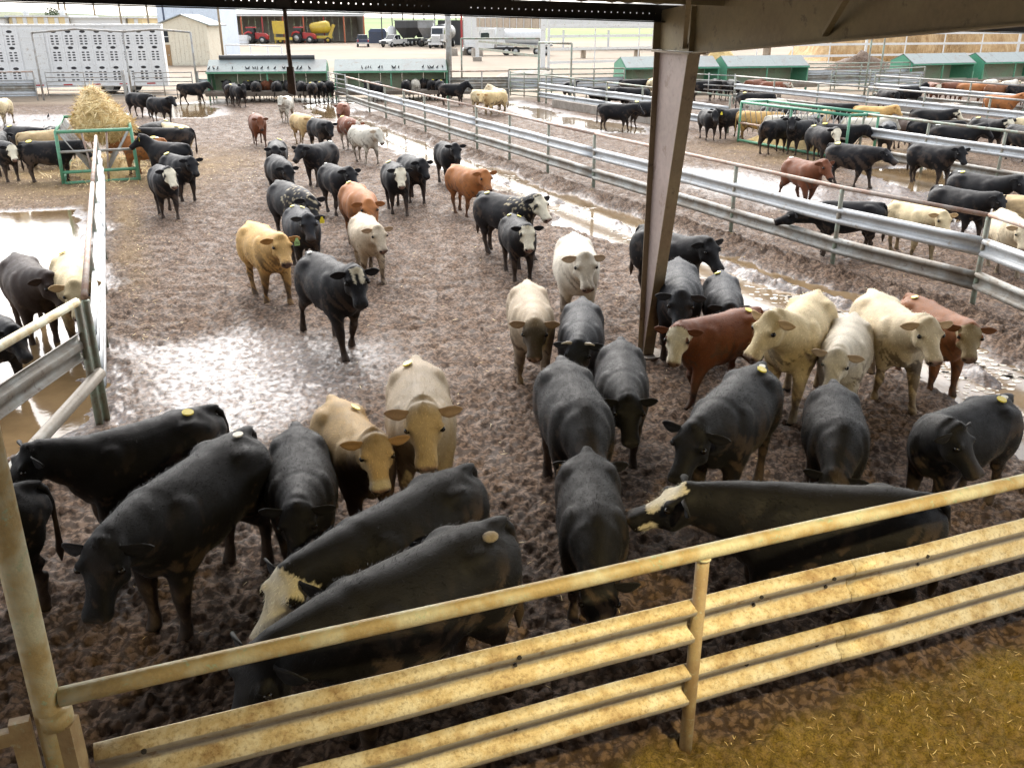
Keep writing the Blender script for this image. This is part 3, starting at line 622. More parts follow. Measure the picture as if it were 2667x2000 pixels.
for y in (0, RL):
    pass
top = [(-W2, 0, 1.47), (W2, 0, 1.47), (W2, RL, 1.47), (-W2, RL, 1.47)]
for a, b in zip(top, top[1:] + top[:1]): mb = MB(); mb.tube([a, b], .048, 10); mb.build('top_bar', M['green_paint'], rack, True)
for y in (0, RL):
    for s in (1, -1): mb = MB(); mb.tube([(s * W2, y, 1.49), (s * (W2 + .03), y, -.05)], .048, 10); mb.build('leg', M['green_paint'], rack, True)
    mb = MB(); mb.tube([(-W2, y, .92), (W2, y, .92)], .038, 8); mb.build('cross_bar', M['pipe_grey'], rack, True)
    for z in (.36, .06): mb = MB(); mb.tube([(-W2, y, z), (W2, y, z)], .045, 8); mb.build('skid_bar', M['green_paint'], rack, True)
    for s in (.33, -.33): mb = MB(); mb.tube([(s, y + .03, 1.44), (s * .55, y + .03, .05)], .028, 8); mb.build('strut', M['pipe_rust'], rack, True)
for s in (1, -1):
    mb = MB(); mb.tube([(s * W2, 0, .12), (s * W2, RL, .12)], .045, 8); mb.build('skid', M['green_paint'], rack, True)
    for i in range(17):
        y = .14 + i * (RL - .28) / 16; mb = MB(); mb.tube([(s * (W2 - .05), y, 1.43), (s * .16, y, .22)], .017, 6); mb.build('slat', M['pipe_grey'], rack, True)
# the bale
def bale_surface(th, ph):
    """a torn round bale tipped on edge: lumpy wedge"""
    c, s = math.cos(ph), math.sin(ph); x, y, z = math.cos(th) * c, math.sin(th) * c, s
    k = 1 / (abs(x) ** 2.6 + abs(y) ** 2.6 + abs(z) ** 2.2) ** (1 / 2.4)
    n = fbm(np.array([th * 1.2]), np.array([ph * 1.6]), .6, 4, 71)[0]
    k *= 1 + .5 * n
    X_, Y_, Z_ = x * .84 * k, y * 1.15 * k, z * .66 * k
    tp_ = max(0, min(1, (Z_ + .25) / .9)); X_ = X_ * (1 - .60 * tp_) - .20 * tp_; Y_ *= 1 - .35 * tp_
    Z_ += (.14 if Z_ > 0 else 0) * math.exp(-((X_ + .22) / .3) ** 2) - .10 * X_
    if Z_ < -.2: X_ *= 1 - .25 * min(1, (-.2 - Z_) / .4)
    return Vector((X_, Y_, Z_))
bl = thing('hay_bale', 'torn golden hay bale heaped on the green hay rack', 'hay bale', (-12.35, 28.3, 1.62), hd_ - math.pi / 2)
mb = MB(); nth, nph = 40, 22; V = [bale_surface(2 * math.pi * i / nth, -math.pi / 2 + math.pi * (j + .5) / nph) for j in range(nph) for i in range(nth)]
mb.add(V, [(j * nth + i, j * nth + (i + 1) % nth, (j + 1) * nth + (i + 1) % nth, (j + 1) * nth + i) for j in range(nph - 1) for i in range(nth)] + [tuple(range(nth))[::-1], tuple(range((nph - 1) * nth, nph * nth))])
mb.build('core', M['hay'], bl, True)
rs = random.Random(12)
def bf():
    th, ph = rs.uniform(0, 6.283), math.asin(rs.uniform(-.95, 1)); p = bale_surface(th, ph); return p, Vector((p.x, p.y * .6, p.z + .02)).normalized()
mb = MB(); straw_shell(mb, bf, 4200, rs, (.2, .6), .010); tag(mb.build('loose_stalks', M['straw'], bl), kind='stuff')
ph_ = thing('hay_pile', 'flat pile of loose hay spilled inside the hay rack', 'hay', (-12.7, 28.6, 0), hd_ - math.pi / 2)
mb = MB(); nn_ = 26; V = []
for j in range(nn_):
    for i in range(nn_):
        u, v_ = -1 + 2 * i / (nn_ - 1), -1 + 2 * j / (nn_ - 1); r_ = min(1, math.hypot(u, v_)); V.append((u * .85, v_ * 2.2, .02 + .42 * max(0, 1 - r_) ** .6 + .10 * fbm(np.array([u * 3.]), np.array([v_ * 5.]), 1, 3, 5)[0] - .08 * (r_ >= 1)))
mb.add(V, [(j * nn_ + i, j * nn_ + i + 1, (j + 1) * nn_ + i + 1, (j + 1) * nn_ + i) for j in range(nn_ - 1) for i in range(nn_ - 1)]); mb.build('mound', M['hay'], ph_, True)
def pf(): u, v_ = rs.gauss(0, .5), rs.gauss(0, .5); r_ = min(1, math.hypot(u, v_)); return Vector((u * 1.3, v_ * 2.6, .06 + .38 * max(0, 1 - r_) ** .6)), Vector((0, 0, 1))
mb = MB(); straw_shell(mb, pf, 1300, rs, (.12, .4), .010); tag(mb.build('loose_stalks', M['straw'], ph_), kind='stuff')
# long green hay rack in the second pen
r2 = thing('hay_rack', 'long mint green hay rack ringed by cattle in the second pen', 'hay feeder', (11.55, 30.7, 0), math.atan2(.909, -.416) - math.pi / 2)
W3, RL2 = .62, 5.6
top = [(-W3, 0, 1.5), (W3, 0, 1.5), (W3, RL2, 1.5), (-W3, RL2, 1.5)]
for a, b in zip(top, top[1:] + top[:1]): mb = MB(); mb.tube([a, b], .05, 8); mb.build('top_bar', M['green_sheet'], r2, True)
for y in (0, RL2 / 2, RL2):
    for s in (1, -1): mb = MB(); mb.tube([(s * W3, y, 1.5), (s * W3, y, -.05)], .045, 8); mb.build('leg', M['green_paint'], r2, True)
for s in (1, -1):
    mb = MB(); mb.tube([(s * W3, 0, .12), (s * W3, RL2, .12)], .045, 8); mb.build('skid', M['green_paint'], r2, True)
    mb = MB(); mb.tube([(s * W3, 0, .75), (s * W3, RL2, .75)], .035, 8); mb.build('side_bar', M['pipe_rust'], r2, True)
    for i in range(18):
        y = .15 + i * (RL2 - .3) / 17; mb = MB(); mb.tube([(s * W3, y, 1.47), (s * .12, y + .25, .4)], .016, 6); mb.build('slat', M['pipe_grey'], r2, True)
mb = MB(); V = []
for j in range(20):
    for i in range(10):
        u, v_ = -1 + 2 * i / 9, -1 + 2 * j / 19; V.append((u * .5, RL2 / 2 + v_ * RL2 * .46, .15 + .4 * (1 - u * u) * (1 - v_ ** 4) + .1 * fbm(np.array([u * 2.]), np.array([v_ * 6.]), 1, 3, 6)[0]))
mb.add(V, [(j * 10 + i, j * 10 + i + 1, (j + 1) * 10 + i + 1, (j + 1) * 10 + i) for j in range(19) for i in range(9)]); hy = mb.build('loose_hay', M['hay'], None, True, loc=r2.location); hy.rotation_euler = r2.rotation_euler; tag(hy, 'loose hay lying in the mint green hay rack', 'hay')
# ------------------------------------------------------------------ covered bunk feeders
def bunk(label, x0, y0, x1, y1, dirty=False, lid=False, group='green covered feed bunks'):
    a = math.atan2(y1 - y0, x1 - x0); L = math.hypot(x1 - x0, y1 - y0); t = thing('feed_bunk', label, 'feed bunk', (x0, y0, 0), a, group)
    g = 'green_paint' if dirty else 'green_sheet'; sh = 'green_dirty'
    prof = [(0, .42), (0, 1.62), (.95, 2.16), (2.0, 1.75), (2.0, .42)]
    for x in (0, L):
        mb = MB(); mb.prism([(x, y, z) for y, z in prof], (0, 0, 0), (.04, 0, 0)); mb.build('end_panel', M[g], t)
        for y in (.03, 1.97): mb = MB(); mb.box((x + .02, y, .5), (.09, .09, 1.1)); mb.build('leg', M['green_paint'], t)
    npan = 5
    for i in range(npan):
        xa, xb = .045 + (L - .05) * i / npan, .045 + (L - .05) * (i + 1) / npan - .012
        mb = MB(); mb.prism([(xa, 1.93, .45), (xb, 1.93, .45), (xb, 1.93, 1.72), (xa, 1.93, 1.72)], (0, 0, 0), (0, .03, 0)); mb.build('back_panel', M[sh], t)
        mb = MB(); dz = .006 * (i % 2); mb.prism([(xa - .03, -.12, 1.60 + dz), (xb + .03, -.12, 1.60 + dz), (xb + .03, .95, 2.20 + dz), (xa - .03, .95, 2.20 + dz)], (0, 0, 0), (0, 0, .02)); mb.build('roof_sheet', M['sheet_roof'], t)
        mb = MB(); mb.prism([(xa - .03, .96, 2.20 + dz), (xb + .03, .96, 2.20 + dz), (xb + .03, 2.1, 1.74 + dz), (xa - .03, 2.1, 1.74 + dz)], (0, 0, 0), (0, 0, .02)); mb.build('roof_sheet', M['sheet_roof'], t)
    mb = MB(); mb.bar((-.05, -.09, 1.56), (L + .08, -.09, 1.56), .05, .11); mb.build('eave_trim', M[g], t)
    for x in (L * .5,): mb = MB(); mb.box((x, .05, .95), (.08, .08, 1.24)); mb.build('post', M['green_paint'], t)
    mb = MB(); mb.sweep([(-.55, .62), (-.5, .40), (-1.3, .36), (-1.5, .60), (-1.46, .60), (-1.28, .41), (-.54, .45), (-.51, .62)], [(.05, 0, 0), (L - .01, 0, 0)], closed=True); mb.build('trough', M['concrete'], t)
    mb = MB(); mb.bar((.05, .45, .52), (L - .01, .45, .52), .05, .16); mb.build('front_board', M['green_dirty'], t)
    if lid:
        mb = MB(); mb.tube([(L * .09, 1.0, 2.34), (L * .90, 1.0, 2.34)], .13, 12); mb.build('rolled_cover', M['charcoal'], t, True)
    return t
bunk('green feed bunk with a dark rolled cover, crowded with black cattle', -17.4, 54.3, -10.75, 55.1, True, True)
bunk('green feed bunk with pinkish grey roof beside the gate, white steer feeding', -10.3, 55.2, -3.85, 56.0, True)
bunk('mint green feed bunk cut by the steel column', 7.0, 59.0, 13.1, 60.6)
bunk('mint green feed bunk behind the pipe gate, red cattle at it', 13.6, 60.5, 19.2, 62.0)
bunk('mint green feed bunk above the concrete trough with red cattle', 26.9, 64.2, 32.1, 66.4)
bunk('last mint green feed bunk at the frame edge', 32.8, 66.4, 38.4, 68.6)
# starlings along the bunk eaves and about the yard
mb = MB(); mb.ball((0, 0, .10), (.11, .055, .06), 8, 5); mb.ball((.10, 0, .155), .04, 7, 5); mb.tube([(-.09, 0, .10), (-.22, 0, .07)], [.035, .012], 6); mb.tube([(.13, 0, .155), (.185, 0, .15)], [.014, .003], 5)
mb.tube([(0, .02, .06), (0, .02, 0)], .008, 4); mb.tube([(0, -.02, .06), (0, -.02, 0)], .008, 4)
BM = mb.mesh('starling', M['bird'], True); rs = random.Random(21)
def bird(x, y, z, label, group):
    o = link('starling', BM, None, (x, y, z), rs.uniform(0, 6.28)); o.rotation_euler.y = -.55; o.scale = (rs.uniform(.62, .78),) * 3; tag(o, label, 'bird', group)
for (x0, y0, x1, y1, us, lb) in ((-17.4, 54.3, -10.75, 55.1, (.03, .06, .10, .22, .33, .36, .39, .41, .43, .47, .52, .58, .64, .66, .77, .80, .86), 'small dark bird perched along the first bunk eave'), (-10.3, 55.2, -3.85, 56.0, (.25, .29, .31, .33, .41, .43, .52, .55, .58, .80, .84, .86, .89, .93, .97), 'small dark bird perched along the second bunk eave')):
    for u in us: bird(x0 + (x1 - x0) * u - .05, y0 + (y1 - y0) * u + .12, 1.745, lb, 'birds on the bunk roofs')
for x, y in ((-16.5, 76), (-13, 74), (-15.2, 80), (-18.5, 83), (-9.6, 72), (-6.2, 70), (-14, 86), (-20, 78), (-11.5, 80)): bird(x, y, .03, 'small dark bird on the pale yard behind the bunks', 'birds on the yard')
for x, y in ((-19.6, 46.2), (-20.6, 46.9), (-22.2, 44.9), (-21.6, 47.5)): bird(x, y, .04, 'small dark bird on the mud below the gates', 'birds on the mud')

# ------------------------------------------------------------------ back fences, gates and overhead frames
def pipe_gate(label, a, b, zs, name='pipe_gate', mat='pipe_grey', uprights=3, ztop=1.6, group=None):
    t = thing(name, label, 'gate', (0, 0, 0), 0, group); a, b = Vector((*a, 0)), Vector((*b, 0))
    for z in zs: mb = MB(); mb.tube([a + Vector((0, 0, z)), b + Vector((0, 0, z))], .03, 6); mb.build('gate_bar', M[mat], t, True)
    for i in range(uprights): p = a + (b - a) * (i / (uprights - 1)); mb = MB(); mb.tube([p + Vector((0, -.031, zs[-1] - .08)), p + Vector((0, -.031, ztop))], .032, 6); mb.build('gate_upright', M[mat], t, True)
    return t
ZS = [1.55, 1.28, 1.05, .82, .58, .34]
pipe_gate('closed pipe gate left of the leaning white post before the trailer', (-26.9, 54.9), (-22.35, 54.6), ZS)
pipe_gate('closed pipe gate between the leaning white post and the black steers', (-21.7, 54.6), (-18.5, 55.0), ZS)
of = thing('overhead_frame', 'tall rusty pipe frame over the two gates before the livestock trailer', 'pipe frame')
for x, y in ((-27.2, 54.8), (-22.0, 54.7), (-18.3, 55.1)): mb = MB(); mb.tube([(x, y, -.3), (x, y, 3.7)], .06, 8); mb.build('upright', M['pipe_grey'], of, True)
mb = MB(); mb.tube([(-27.2, 54.8, 3.68), (-24.6, 54.75, 3.88), (-22.0, 54.7, 3.74), (-20.2, 54.9, 3.86), (-18.3, 55.1, 3.7)], .055, 8); mb.build('top_bar', M['pipe_grey'], of, True)
wp = thing('leaning_post', 'pale post with loose white sheet between the two gates', 'post', (-22.0, 53.9, 0)); mb = MB(); mb.tube([(0, 0, -.3), (-.02, 0, 1.72)], .10, 10); mb.build('post_pipe', M['pipe_grey'], wp, True); mb = MB(); mb.box((.22, -.02, 1.0), (.10, .04, 1.1)); mb.build('strip', M['white_paint'], wp)
fence('guardrail_fence', 'back fence of planks and guardrail left of the gates, below the trailer', [(-36, 53.4), (-33, 53.8), (-30, 54.3), (-27.5, 54.7)], [1.6], [1.0, .72, .42], 'pipe_grey', 'pipe_rust', ['galv', 'galv_dirty', 'galv'], ztop=1.62, seed=11)
fence('guardrail_fence', 'short back fence between the trailer gates and the first bunk', [(-18.2, 55.1), (-17.45, 55.15)], [1.6], [1.02, .5], 'pipe_grey', 'pipe_rust', ['galv', 'galv_dirty'], ztop=1.62, seed=12)
fence('guardrail_fence', 'back fence of dirty guardrails beyond the second bunk', [(-3.7, 56.2), (-1.8, 56.4), (-.2, 56.6)], [1.55], [1.05, .72, .40], 'pipe_grey', 'pipe_rust', ['galv_dirty', 'galv_dirty', 'galv_dirty'], ztop=1.56, seed=13)
pipe_gate('small pipe gate at the head of the middle pen by the second bunk', (-9.15, 52.2), (-10.6, 54.9), ZS)
pipe_gate('wide green pipe gate beyond the cream steers', (-.1, 55.6), (1.5, 53.6), [1.5, 1.25, 1.0, .78, .55, .3], mat='pipe_green')
fence('pipe_fence', 'back pipe fence behind the cream steers', [(-.2, 57.2), (2.4, 57.6), (5, 58.0), (6.9, 58.6)], [1.6, 1.3, .35], [.95, .62], 'pipe_green', 'pipe_green', ['galv', 'galv'], ztop=1.62, seed=14)
pipe_gate('dark pipe gate in front of the fourth bunk', (9.9, 54.8), (12.3, 52.5), [1.5, 1.2, .95, .7, .45], mat='pipe_grey')
fence('pipe_fence', 'back pipe fence between the fourth and fifth bunks', [(19.3, 62.2), (21.4, 62.9), (23.2, 63.4), (25.0, 64.0), (26.8, 64.4)], [1.7, 1.45, .3], [1.15, .85, .55], 'pipe_green', 'pipe_green', ['galv', 'galv_dirty', 'galv'], ztop=1.72, seed=15)
pipe_gate('green pipe gate before the pasture strip behind the concrete trough', (18.6, 55.4), (22.6, 52.6), [1.6, 1.35, 1.1, .85, .6, .35], mat='pipe_green')
fence('guardrail_fence', 'short stack of guardrails beside the fifth bunk', [(22.0, 58.4), (24.6, 60.4), (27.0, 62.4)], [1.5], [1.1, .75, .4], 'pipe_green', 'pipe_green', ['galv', 'galv', 'galv'], ztop=1.52, seed=16)
def ohframe(label, pts, zt, mat='pipe_green', r=.055):
    t = thing('overhead_frame', label, 'pipe frame')
    for x, y in pts: mb = MB(); mb.tube([(x, y, -.3), (x, y, zt)], r, 8); mb.build('upright', M[mat], t, True)
    mb = MB(); mb.tube([(x, y, zt - .02) for x, y in pts], r * .95, 8); mb.build('top_bar', M[mat], t, True)
ohframe('tall green pipe frame over the gate beyond the cream steers', [(-3.0, 57.0), (1.62, 57.2)], 3.35)
ohframe('narrow green pipe frame at the corner of the kerb fence', [(1.5, 53.9), (3.2, 51.6)], 3.2)
ohframe('tall green pipe frame behind the concrete trough', [(19.9, 53.4), (21.4, 55.4)], 4.0)
lp = thing('light_pole', 'weathered grey pole standing at the end of the second bunk', 'pole', (-3.75, 56.9, 0)); mb = MB(); mb.tube([(0, 0, -.3), (0, 0, 6.8)], .17, 12); mb.build('shaft', M['pipe_grey'], lp, True); mb = MB(); mb.tube([(0, 0, 5.6), (.9, 0, 6.2)], .04, 8); mb.build('arm', M['pipe_grey'], lp, True)

# white rail fence at the back right
def white_fence(label, pts, step, zs, ztop, big=4):
    t = thing('white_fence', label, 'fence'); ps = line(pts, step)
    for i, (x, y) in enumerate(ps):
        mb = MB(); w_ = .22 if i % big == 0 else .10; mb.box((x, y, ztop / 2), (w_, w_, ztop)); mb.build('post', M['white_paint'], t)
    for z in zs:
        for i in range(0, len(ps) - 1, 2):
            j = min(i + 2, len(ps) - 1); mb = MB(); a, b = ps[i], ps[j]; mb.bar((a[0], a[1] - .13, z), (b[0], b[1] - .13, z), .05, .22); mb.build('rail', M['white_paint'], t)
    return t
white_fence('white board fence with four rails running behind the bunks', [(3.2, 84), (28.6, 98), (37.5, 102), (75, 112)], 4.6, [3.9, 3.0, 1.95, .85], 4.6)
# white gateway with dark header
gw = thing('loading_gateway', 'white framed loading gateway with dark corrugated header', 'gateway')
for x, y in ((-3.9, 108), (2.7, 84)): mb = MB(); mb.box((x, y, 3.0), (.42, .42, 6.0)); mb.build('post', M['white_paint'], gw); mb = MB(); mb.box((x, y, .2), (1.0, 1.0, .5)); mb.build('footing', M['concrete'], gw)
mb = MB(); mb.bar((-3.9, 108, 4.62), (2.7, 84, 4.62), .12, .16); mb.build('beam', M['white_paint'], gw)
for i in range(20): f0, f1 = i / 20, (i + .97) / 20; mb = MB(); mb.bar((-3.9 + 6.6 * f0 + .1 * (i % 2), 107.5 - 23.5 * f0, 4.05), (-3.9 + 6.6 * f1 + .1 * (i % 2), 107.5 - 23.5 * f1, 4.05), .05, .9); mb.build('header_sheet', M['wood'], gw)
for z in (2.1, 1.35): mb = MB(); mb.bar((-3.7, 107.4, z), (2.5, 84.4, z), .05, .22); mb.build('rail', M['pipe_green'], gw)
# big white building far right of centre
wb = thing('white_building', 'long white corrugated building behind the loading gateway', 'building', (0, 0, 0))
for i in range(28): mb = MB(); mb.box((-6.9 + i * 1.3, 150, 4.85 if i > 5 else 3.4), (1.28, .08 + .05 * (i % 2), 3.5 if i > 5 else 6.8)); mb.build('wall_sheet', M['white_paint'], wb)
mb = MB(); mb.box((11, 158, 6.5), (37, 17, .3)); mb.build('roof', M['white_paint'], wb)
mb = MB(); mb.box((-7.8, 150, 3.3), (.3, .4, 6.6)); mb.build('corner_trim', M['red_paint'], wb)
for i in range(4): mb = MB(); mb.box((8 + i * 7, 150.3, 1.4), (.3, .3, 2.8)); mb.build('column', M['white_paint'], wb)

# ------------------------------------------------------------------ livestock trailer
tr = thing('livestock_trailer', 'long punched aluminium livestock trailer parked behind the back fence', 'trailer', (-22.1, 61.2, 0), R(180 + 17))
LT = 15.5
mb = MB(); mb.box((LT / 2, 0, 2.35), (LT, 2.5, 3.35)); mb.build('body', M['aluminium'], tr)
mb = MB(); mb.box((LT / 2, 0, 4.06), (LT + .05, 2.6, .10)); mb.build('roof', M['white_paint'], tr)
mb = MB(); mb.box((LT / 2, 0, .62), (LT, 2.54, .22)); mb.build('sill_rail', M['aluminium'], tr)
face = 1.25                                        # the side toward the pens (local +y points at the viewer)
pan = .80
for i in range(int(LT / pan)):
    x = .12 + i * pan
    mb = MB(); mb.box((x, face + .02, 2.35), (.10, .045, 3.3)); mb.build('rib', M['aluminium'], tr)
    mb = MB()
    if 8 <= i <= 9: continue
    xc = x + pan / 2
    for zc in (3.70, 2.78, 1.62):
        n = 10; mb.prism([(xc + .16 * math.cos(2 * math.pi * k / n), face + .002, zc + .085 * math.sin(2 * math.pi * k / n)) for k in range(n)], (0, 0, 0), (0, .008, 0))
    for zz_ in (3.45, 3.30, 3.15, 3.0, 2.52, 2.37, 2.22, 2.07, 1.38, 1.23, 1.08, .93):
        for dx in (-.13, .13): mb.box((xc + dx, face + .006, zz_), (.15, .008, .075))
    tag(mb.build('vent_slots', M['void_dark'], tr), kind='stuff')
mb = MB(); mb.box((.12 + 9 * pan, face + .035, 2.3), (1.3, .05, 3.0)); mb.build('side_door', M['white_paint'], tr)
for k in range(3): mb = MB(); mb.box((.12 + 9 * pan, face + .065, 1.6 + k * .9), (1.36, .03, .06)); mb.build('door_bar', M['aluminium'], tr)
for i in range(9): mb = MB(); mb.box((1.0 + i * 1.6, face + .03, .66), (.5, .02, .07)); mb.build('reflector', M['lens_red'], tr)
for x in (2.2, 3.5):
    for y in (1.0, -1.0):
        mb = MB(); mb.disc((x, y, .5), (0, 1, 0), .5, .3, 18); wh = mb.build('wheel', M['rubber'], tr, True); mb = MB(); mb.disc((x, y + .16 * (1 if y > 0 else -1), .5), (0, 1, 0), .27, .02, 14); mb.build('rim', M['rim'], wh, True)
# ------------------------------------------------------------------ left buildings
def box_building(name, label, x0, x1, y, h, depth, wall, roofm, cat='building'):
    t = thing(name, label, cat, ((x0 + x1) / 2, y, 0)); w_ = x1 - x0
    mb = MB(); mb.box((0, depth / 2, h / 2), (w_, depth, h)); mb.build('wall', M[wall], t)
    mb = MB(); mb.box((0, depth / 2, h + .1), (w_ + .8, depth + .8, .22)); mb.build('roof', M[roofm], t); return t, w_
b1, w_ = box_building('yellow_building', 'long low yellow building with white pilasters behind the trailer', -77.6, -68.5, 150, 4.7, 10, 'yellow_wall', 'white_paint')
for i in range(6): mb = MB(); mb.box((-w_ / 2 + .9 + i * 1.62, -.06, 2.3), (.6, .12, 4.6)); mb.build('pilaster', M['white_paint'], b1)
for x in (-3.2, 2.5): mb = MB(); mb.tube([(x, 3, 4.6), (x, 3, 5.3)], .4, 12); mb.tube([(x, 3, 5.3), (x, 3, 5.7)], [.6, .5], 12); mb.build('roof_vent', M['white_paint'], b1)
b2, w_ = box_building('office_building', 'white low building with a dark strip window beside the yellow one', -68.4, -59.9, 150.5, 4.5, 9, 'white_paint', 'white_paint')
mb = MB(); mb.box((.6, -.05, 3.2), (3.6, .08, 1.0)); wd_ = mb.build('window', M['glass_dark'], b2); mb = MB(); mb.box((.6, -.04, 2.6), (3.8, .12, .14)); mb.build('sill', M['white_paint'], wd_)
b3, w_ = box_building('yellow_annex', 'small yellow annex at the end of the white low building', -59.7, -57.4, 151, 4.5, 8, 'yellow_wall', 'white_paint')
mb = MB(); mb.box((.2, -.06, 2.2), (.6, .12, 4.4)); mb.build('pilaster', M['white_paint'], b3)
b4, w_ = box_building('white_annex', 'plain white block at the frame edge behind the trailer', -90, -77.8, 149, 4.5, 9, 'white_paint', 'sheet_roof')
# gabled pump house and blue white block
ph = thing('gabled_shed', 'weathered cream gabled shed with brown door behind the trailer end', 'shed', (-33.1, 97.5, 0))
gp = [(-2.4, 0, 0), (2.4, 0, 0), (2.4, 0, 3.9), (0, 0, 4.75), (-2.4, 0, 3.9)]
mb = MB(); mb.prism(gp, (0, 0, 0), (0, 5, 0)); mb.build('wall', M['cream_wall'], ph)
for s in (1, -1): mb = MB(); mb.prism([(0, -.35, 4.86), (s * 2.85, -.35, 3.86), (s * 2.85, -.35, 3.74), (0, -.35, 4.78)], (0, 0, 0), (0, 5.7, 0)); mb.build('roof', M['sheet_roof'], ph)
mb = MB(); mb.box((-2.0, -.04, 1.0), (.95, .07, 2.0)); dr = mb.build('door', M['door_brown'], ph); mb = MB(); mb.ball((-1.7, -.1, 1.0), .06, 8, 5); mb.build('handle', M['galv'], dr)
mb = MB(); mb.box((-2.0, -.03, 2.75), (.85, .05, 1.1)); wd_ = mb.build('window', M['glass_dark'], ph); mb = MB(); mb.box((-2.0, -.05, 2.75), (.9, .04, .07)); mb.build('sash', M['white_paint'], wd_)
for i in range(9): mb = MB(); mb.box((-1.15 + i * .42, -.02, 1.95), (.40, .03, 3.7)); mb.build('wall_board', M['cream_wall'], ph)
bw = thing('blue_white_building', 'tall pale blue sheet metal block beside the gabled shed', 'building', (-37.3, 112, 0))
for i in range(7): mb = MB(); mb.box((-3.0 + i * 1.0, 0, 3.6), (.99, .08 + .05 * (i % 2), 7.2)); mb.build('wall_sheet', M['blue_wall'], bw)
mb = MB(); mb.box((.0, 4, 3.6), (6.8, 7.8, 7.2)); mb.build('core', M['blue_wall'], bw)
# poles behind
for x, y, h, lb in ((-42.2, 105, 8, 'thin dark steel pole left of the gabled shed'), (-38.9, 104, 8, 'grey steel pole just before the gabled shed roof'), (-36.3, 101.5, 9, 'blue painted pole rising at the gabled shed roof'), (-27.4, 91, 8, 'dark rusty pole before the open machinery shed'), (-74.2, 160, 12, 'thin pole of a pair above the yellow building'), (-73.2, 160, 12, 'twin thin pole beside another above the yellow building'), (-68.9, 161, 11, 'single thin pole above the yellow building')):
    p = thing('steel_pole', lb, 'pole', (x, y, 0)); mb = MB(); mb.tube([(0, 0, -.3), (0, 0, h)], .11 if y < 120 else .16, 8); mb.build('shaft', M['navy_paint' if 'blue' in lb else 'primer'], p, True); mb = MB(); mb.disc((0, 0, .05), (0, 0, 1), .25, .1, 10); mb.build('base_plate', M['concrete'], p)
# ------------------------------------------------------------------ open machinery shed
ms = thing('machinery_shed', 'long open fronted machinery shed with rust red posts', 'shed', (0, 0, 0))
A, Bv = Vector((-60, 186, 0)), Vector((-29.6, 194, 0)); dv = (Bv - A).normalized(); pv = Vector((-dv.y, dv.x, 0)); Ls = (Bv - A).length; az = math.atan2(dv.y, dv.x)
for i in range(24): c = A + dv * (Ls * (i + .5) / 24) + pv * 13; mb = MB(); mb.box((c.x, c.y, 2.7), (Ls / 24 - .02, .08 + .04 * (i % 2), 5.4), az); mb.build('wall_sheet', M['tan_wall'], ms)
for e_ in (A + pv * 6.5, Bv + pv * 6.5): mb = MB(); mb.box((e_.x, e_.y, 2.7), (.12, 13, 5.4), az); mb.build('end_wall', M['tan_wall'], ms)
mb = MB(); mb.prism([A - pv * .6 - dv * .5 + Vector((0, 0, 5.2)), Bv - pv * .6 + dv * .5 + Vector((0, 0, 5.2)), Bv + pv * 14 + dv * .5 + Vector((0, 0, 6.4)), A + pv * 14 - dv * .5 + Vector((0, 0, 6.4))], (0, 0, 0), (0, 0, .15)); mb.build('roof', M['sheet_roof'], ms)
mb = MB(); a = A - pv * .55 + Vector((0, 0, 5.15)); mb.bar(a, a + dv * (Ls), .1, .45); mb.build('fascia', M['white_paint'], ms)
for i in range(9): p = A + dv * (Ls * i / 8); mb = MB(); mb.box((p.x, p.y, 2.6), (.24, .24, 5.2), az); mb.build('post', M['orange_paint' if i % 3 else 'red_paint'], ms)
for i in range(4): p0 = A + pv * 12.8 + Vector((0, 0, 1.2 + i * 1.2)); mb = MB(); mb.bar(p0, p0 + dv * Ls, .08, .12); mb.build('girt', M['tan_wall'], ms)
# tractors
def wheel(t, c, ax, r, w_, rimm='rim'):
    mb = MB(); a = Vector(ax); c = Vector(c); mb.tube([c - a * w_ / 2, c - a * w_ * .35, c + a * w_ * .35, c + a * w_ / 2], [r * .88, r, r, r * .88], 20); wh = mb.build('wheel', M['rubber'], t, True)
    mb = MB(); mb.tube([c - a * (w_ / 2 + .02), c + a * (w_ / 2 + .02)], r * .52, 14); mb.build('rim', M[rimm], wh, True); return wh
def tractor(label, x, y, rz):
    t = thing('tractor', label, 'tractor', (x, y, 0), rz)
    for s in (1, -1): wheel(t, (-1.1, s * .95, .98), (0, 1, 0), .98, .55); wheel(t, (1.5, s * .9, .68), (0, 1, 0), .68, .42)
    mb = MB(); mb.prism([(-.1, -.38, .9), (2.4, -.38, .8), (2.45, -.38, 1.45), (1.9, -.38, 1.85), (-.1, -.38, 2.0)], (0, 0, 0), (0, .76, 0)); mb.build('hood', M['red_paint'], t)
    mb = MB(); mb.box((.9, 0, .72), (3.0, .5, .4)); mb.build('chassis', M['charcoal'], t)
    mb = MB(); mb.box((-.95, 0, 2.15), (1.5, 1.35, 1.35), 0, .92); cb = mb.build('cab', M['glass_dark'], t); mb = MB(); mb.box((-.95, 0, 2.92), (1.7, 1.5, .2), 0, .9); mb.build('roof', M['red_paint'], cb)
    for a in (-1.62, -.28):
        for s in (.62, -.62): mb = MB(); mb.bar((a, s, 1.5), (a * .96 - .03, s * .95, 2.85), .08, .08); mb.build('pillar', M['charcoal'], cb)
    for s in (1, -1):
        mb = MB(); mb.tube([(-1.95, s * .95, 1.35), (-1.75, s * .95, 1.85), (-1.1, s * .95, 2.08), (-.5, s * .95, 1.85)], .26, 6); mb.build('fender', M['red_paint'], t)
    mb = MB(); mb.tube([(.5, .42, 1.9), (.5, .42, 2.9)], .06, 8); mb.build('exhaust', M['charcoal'], t, True)
    return t
tractor('red tractor parked in the machinery shed beside the silver loader bucket', -48.8, 184.6, R(-8))
tractor('red tractor parked in the machinery shed right of the yellow spreader', -40.4, 187.6, R(-8))
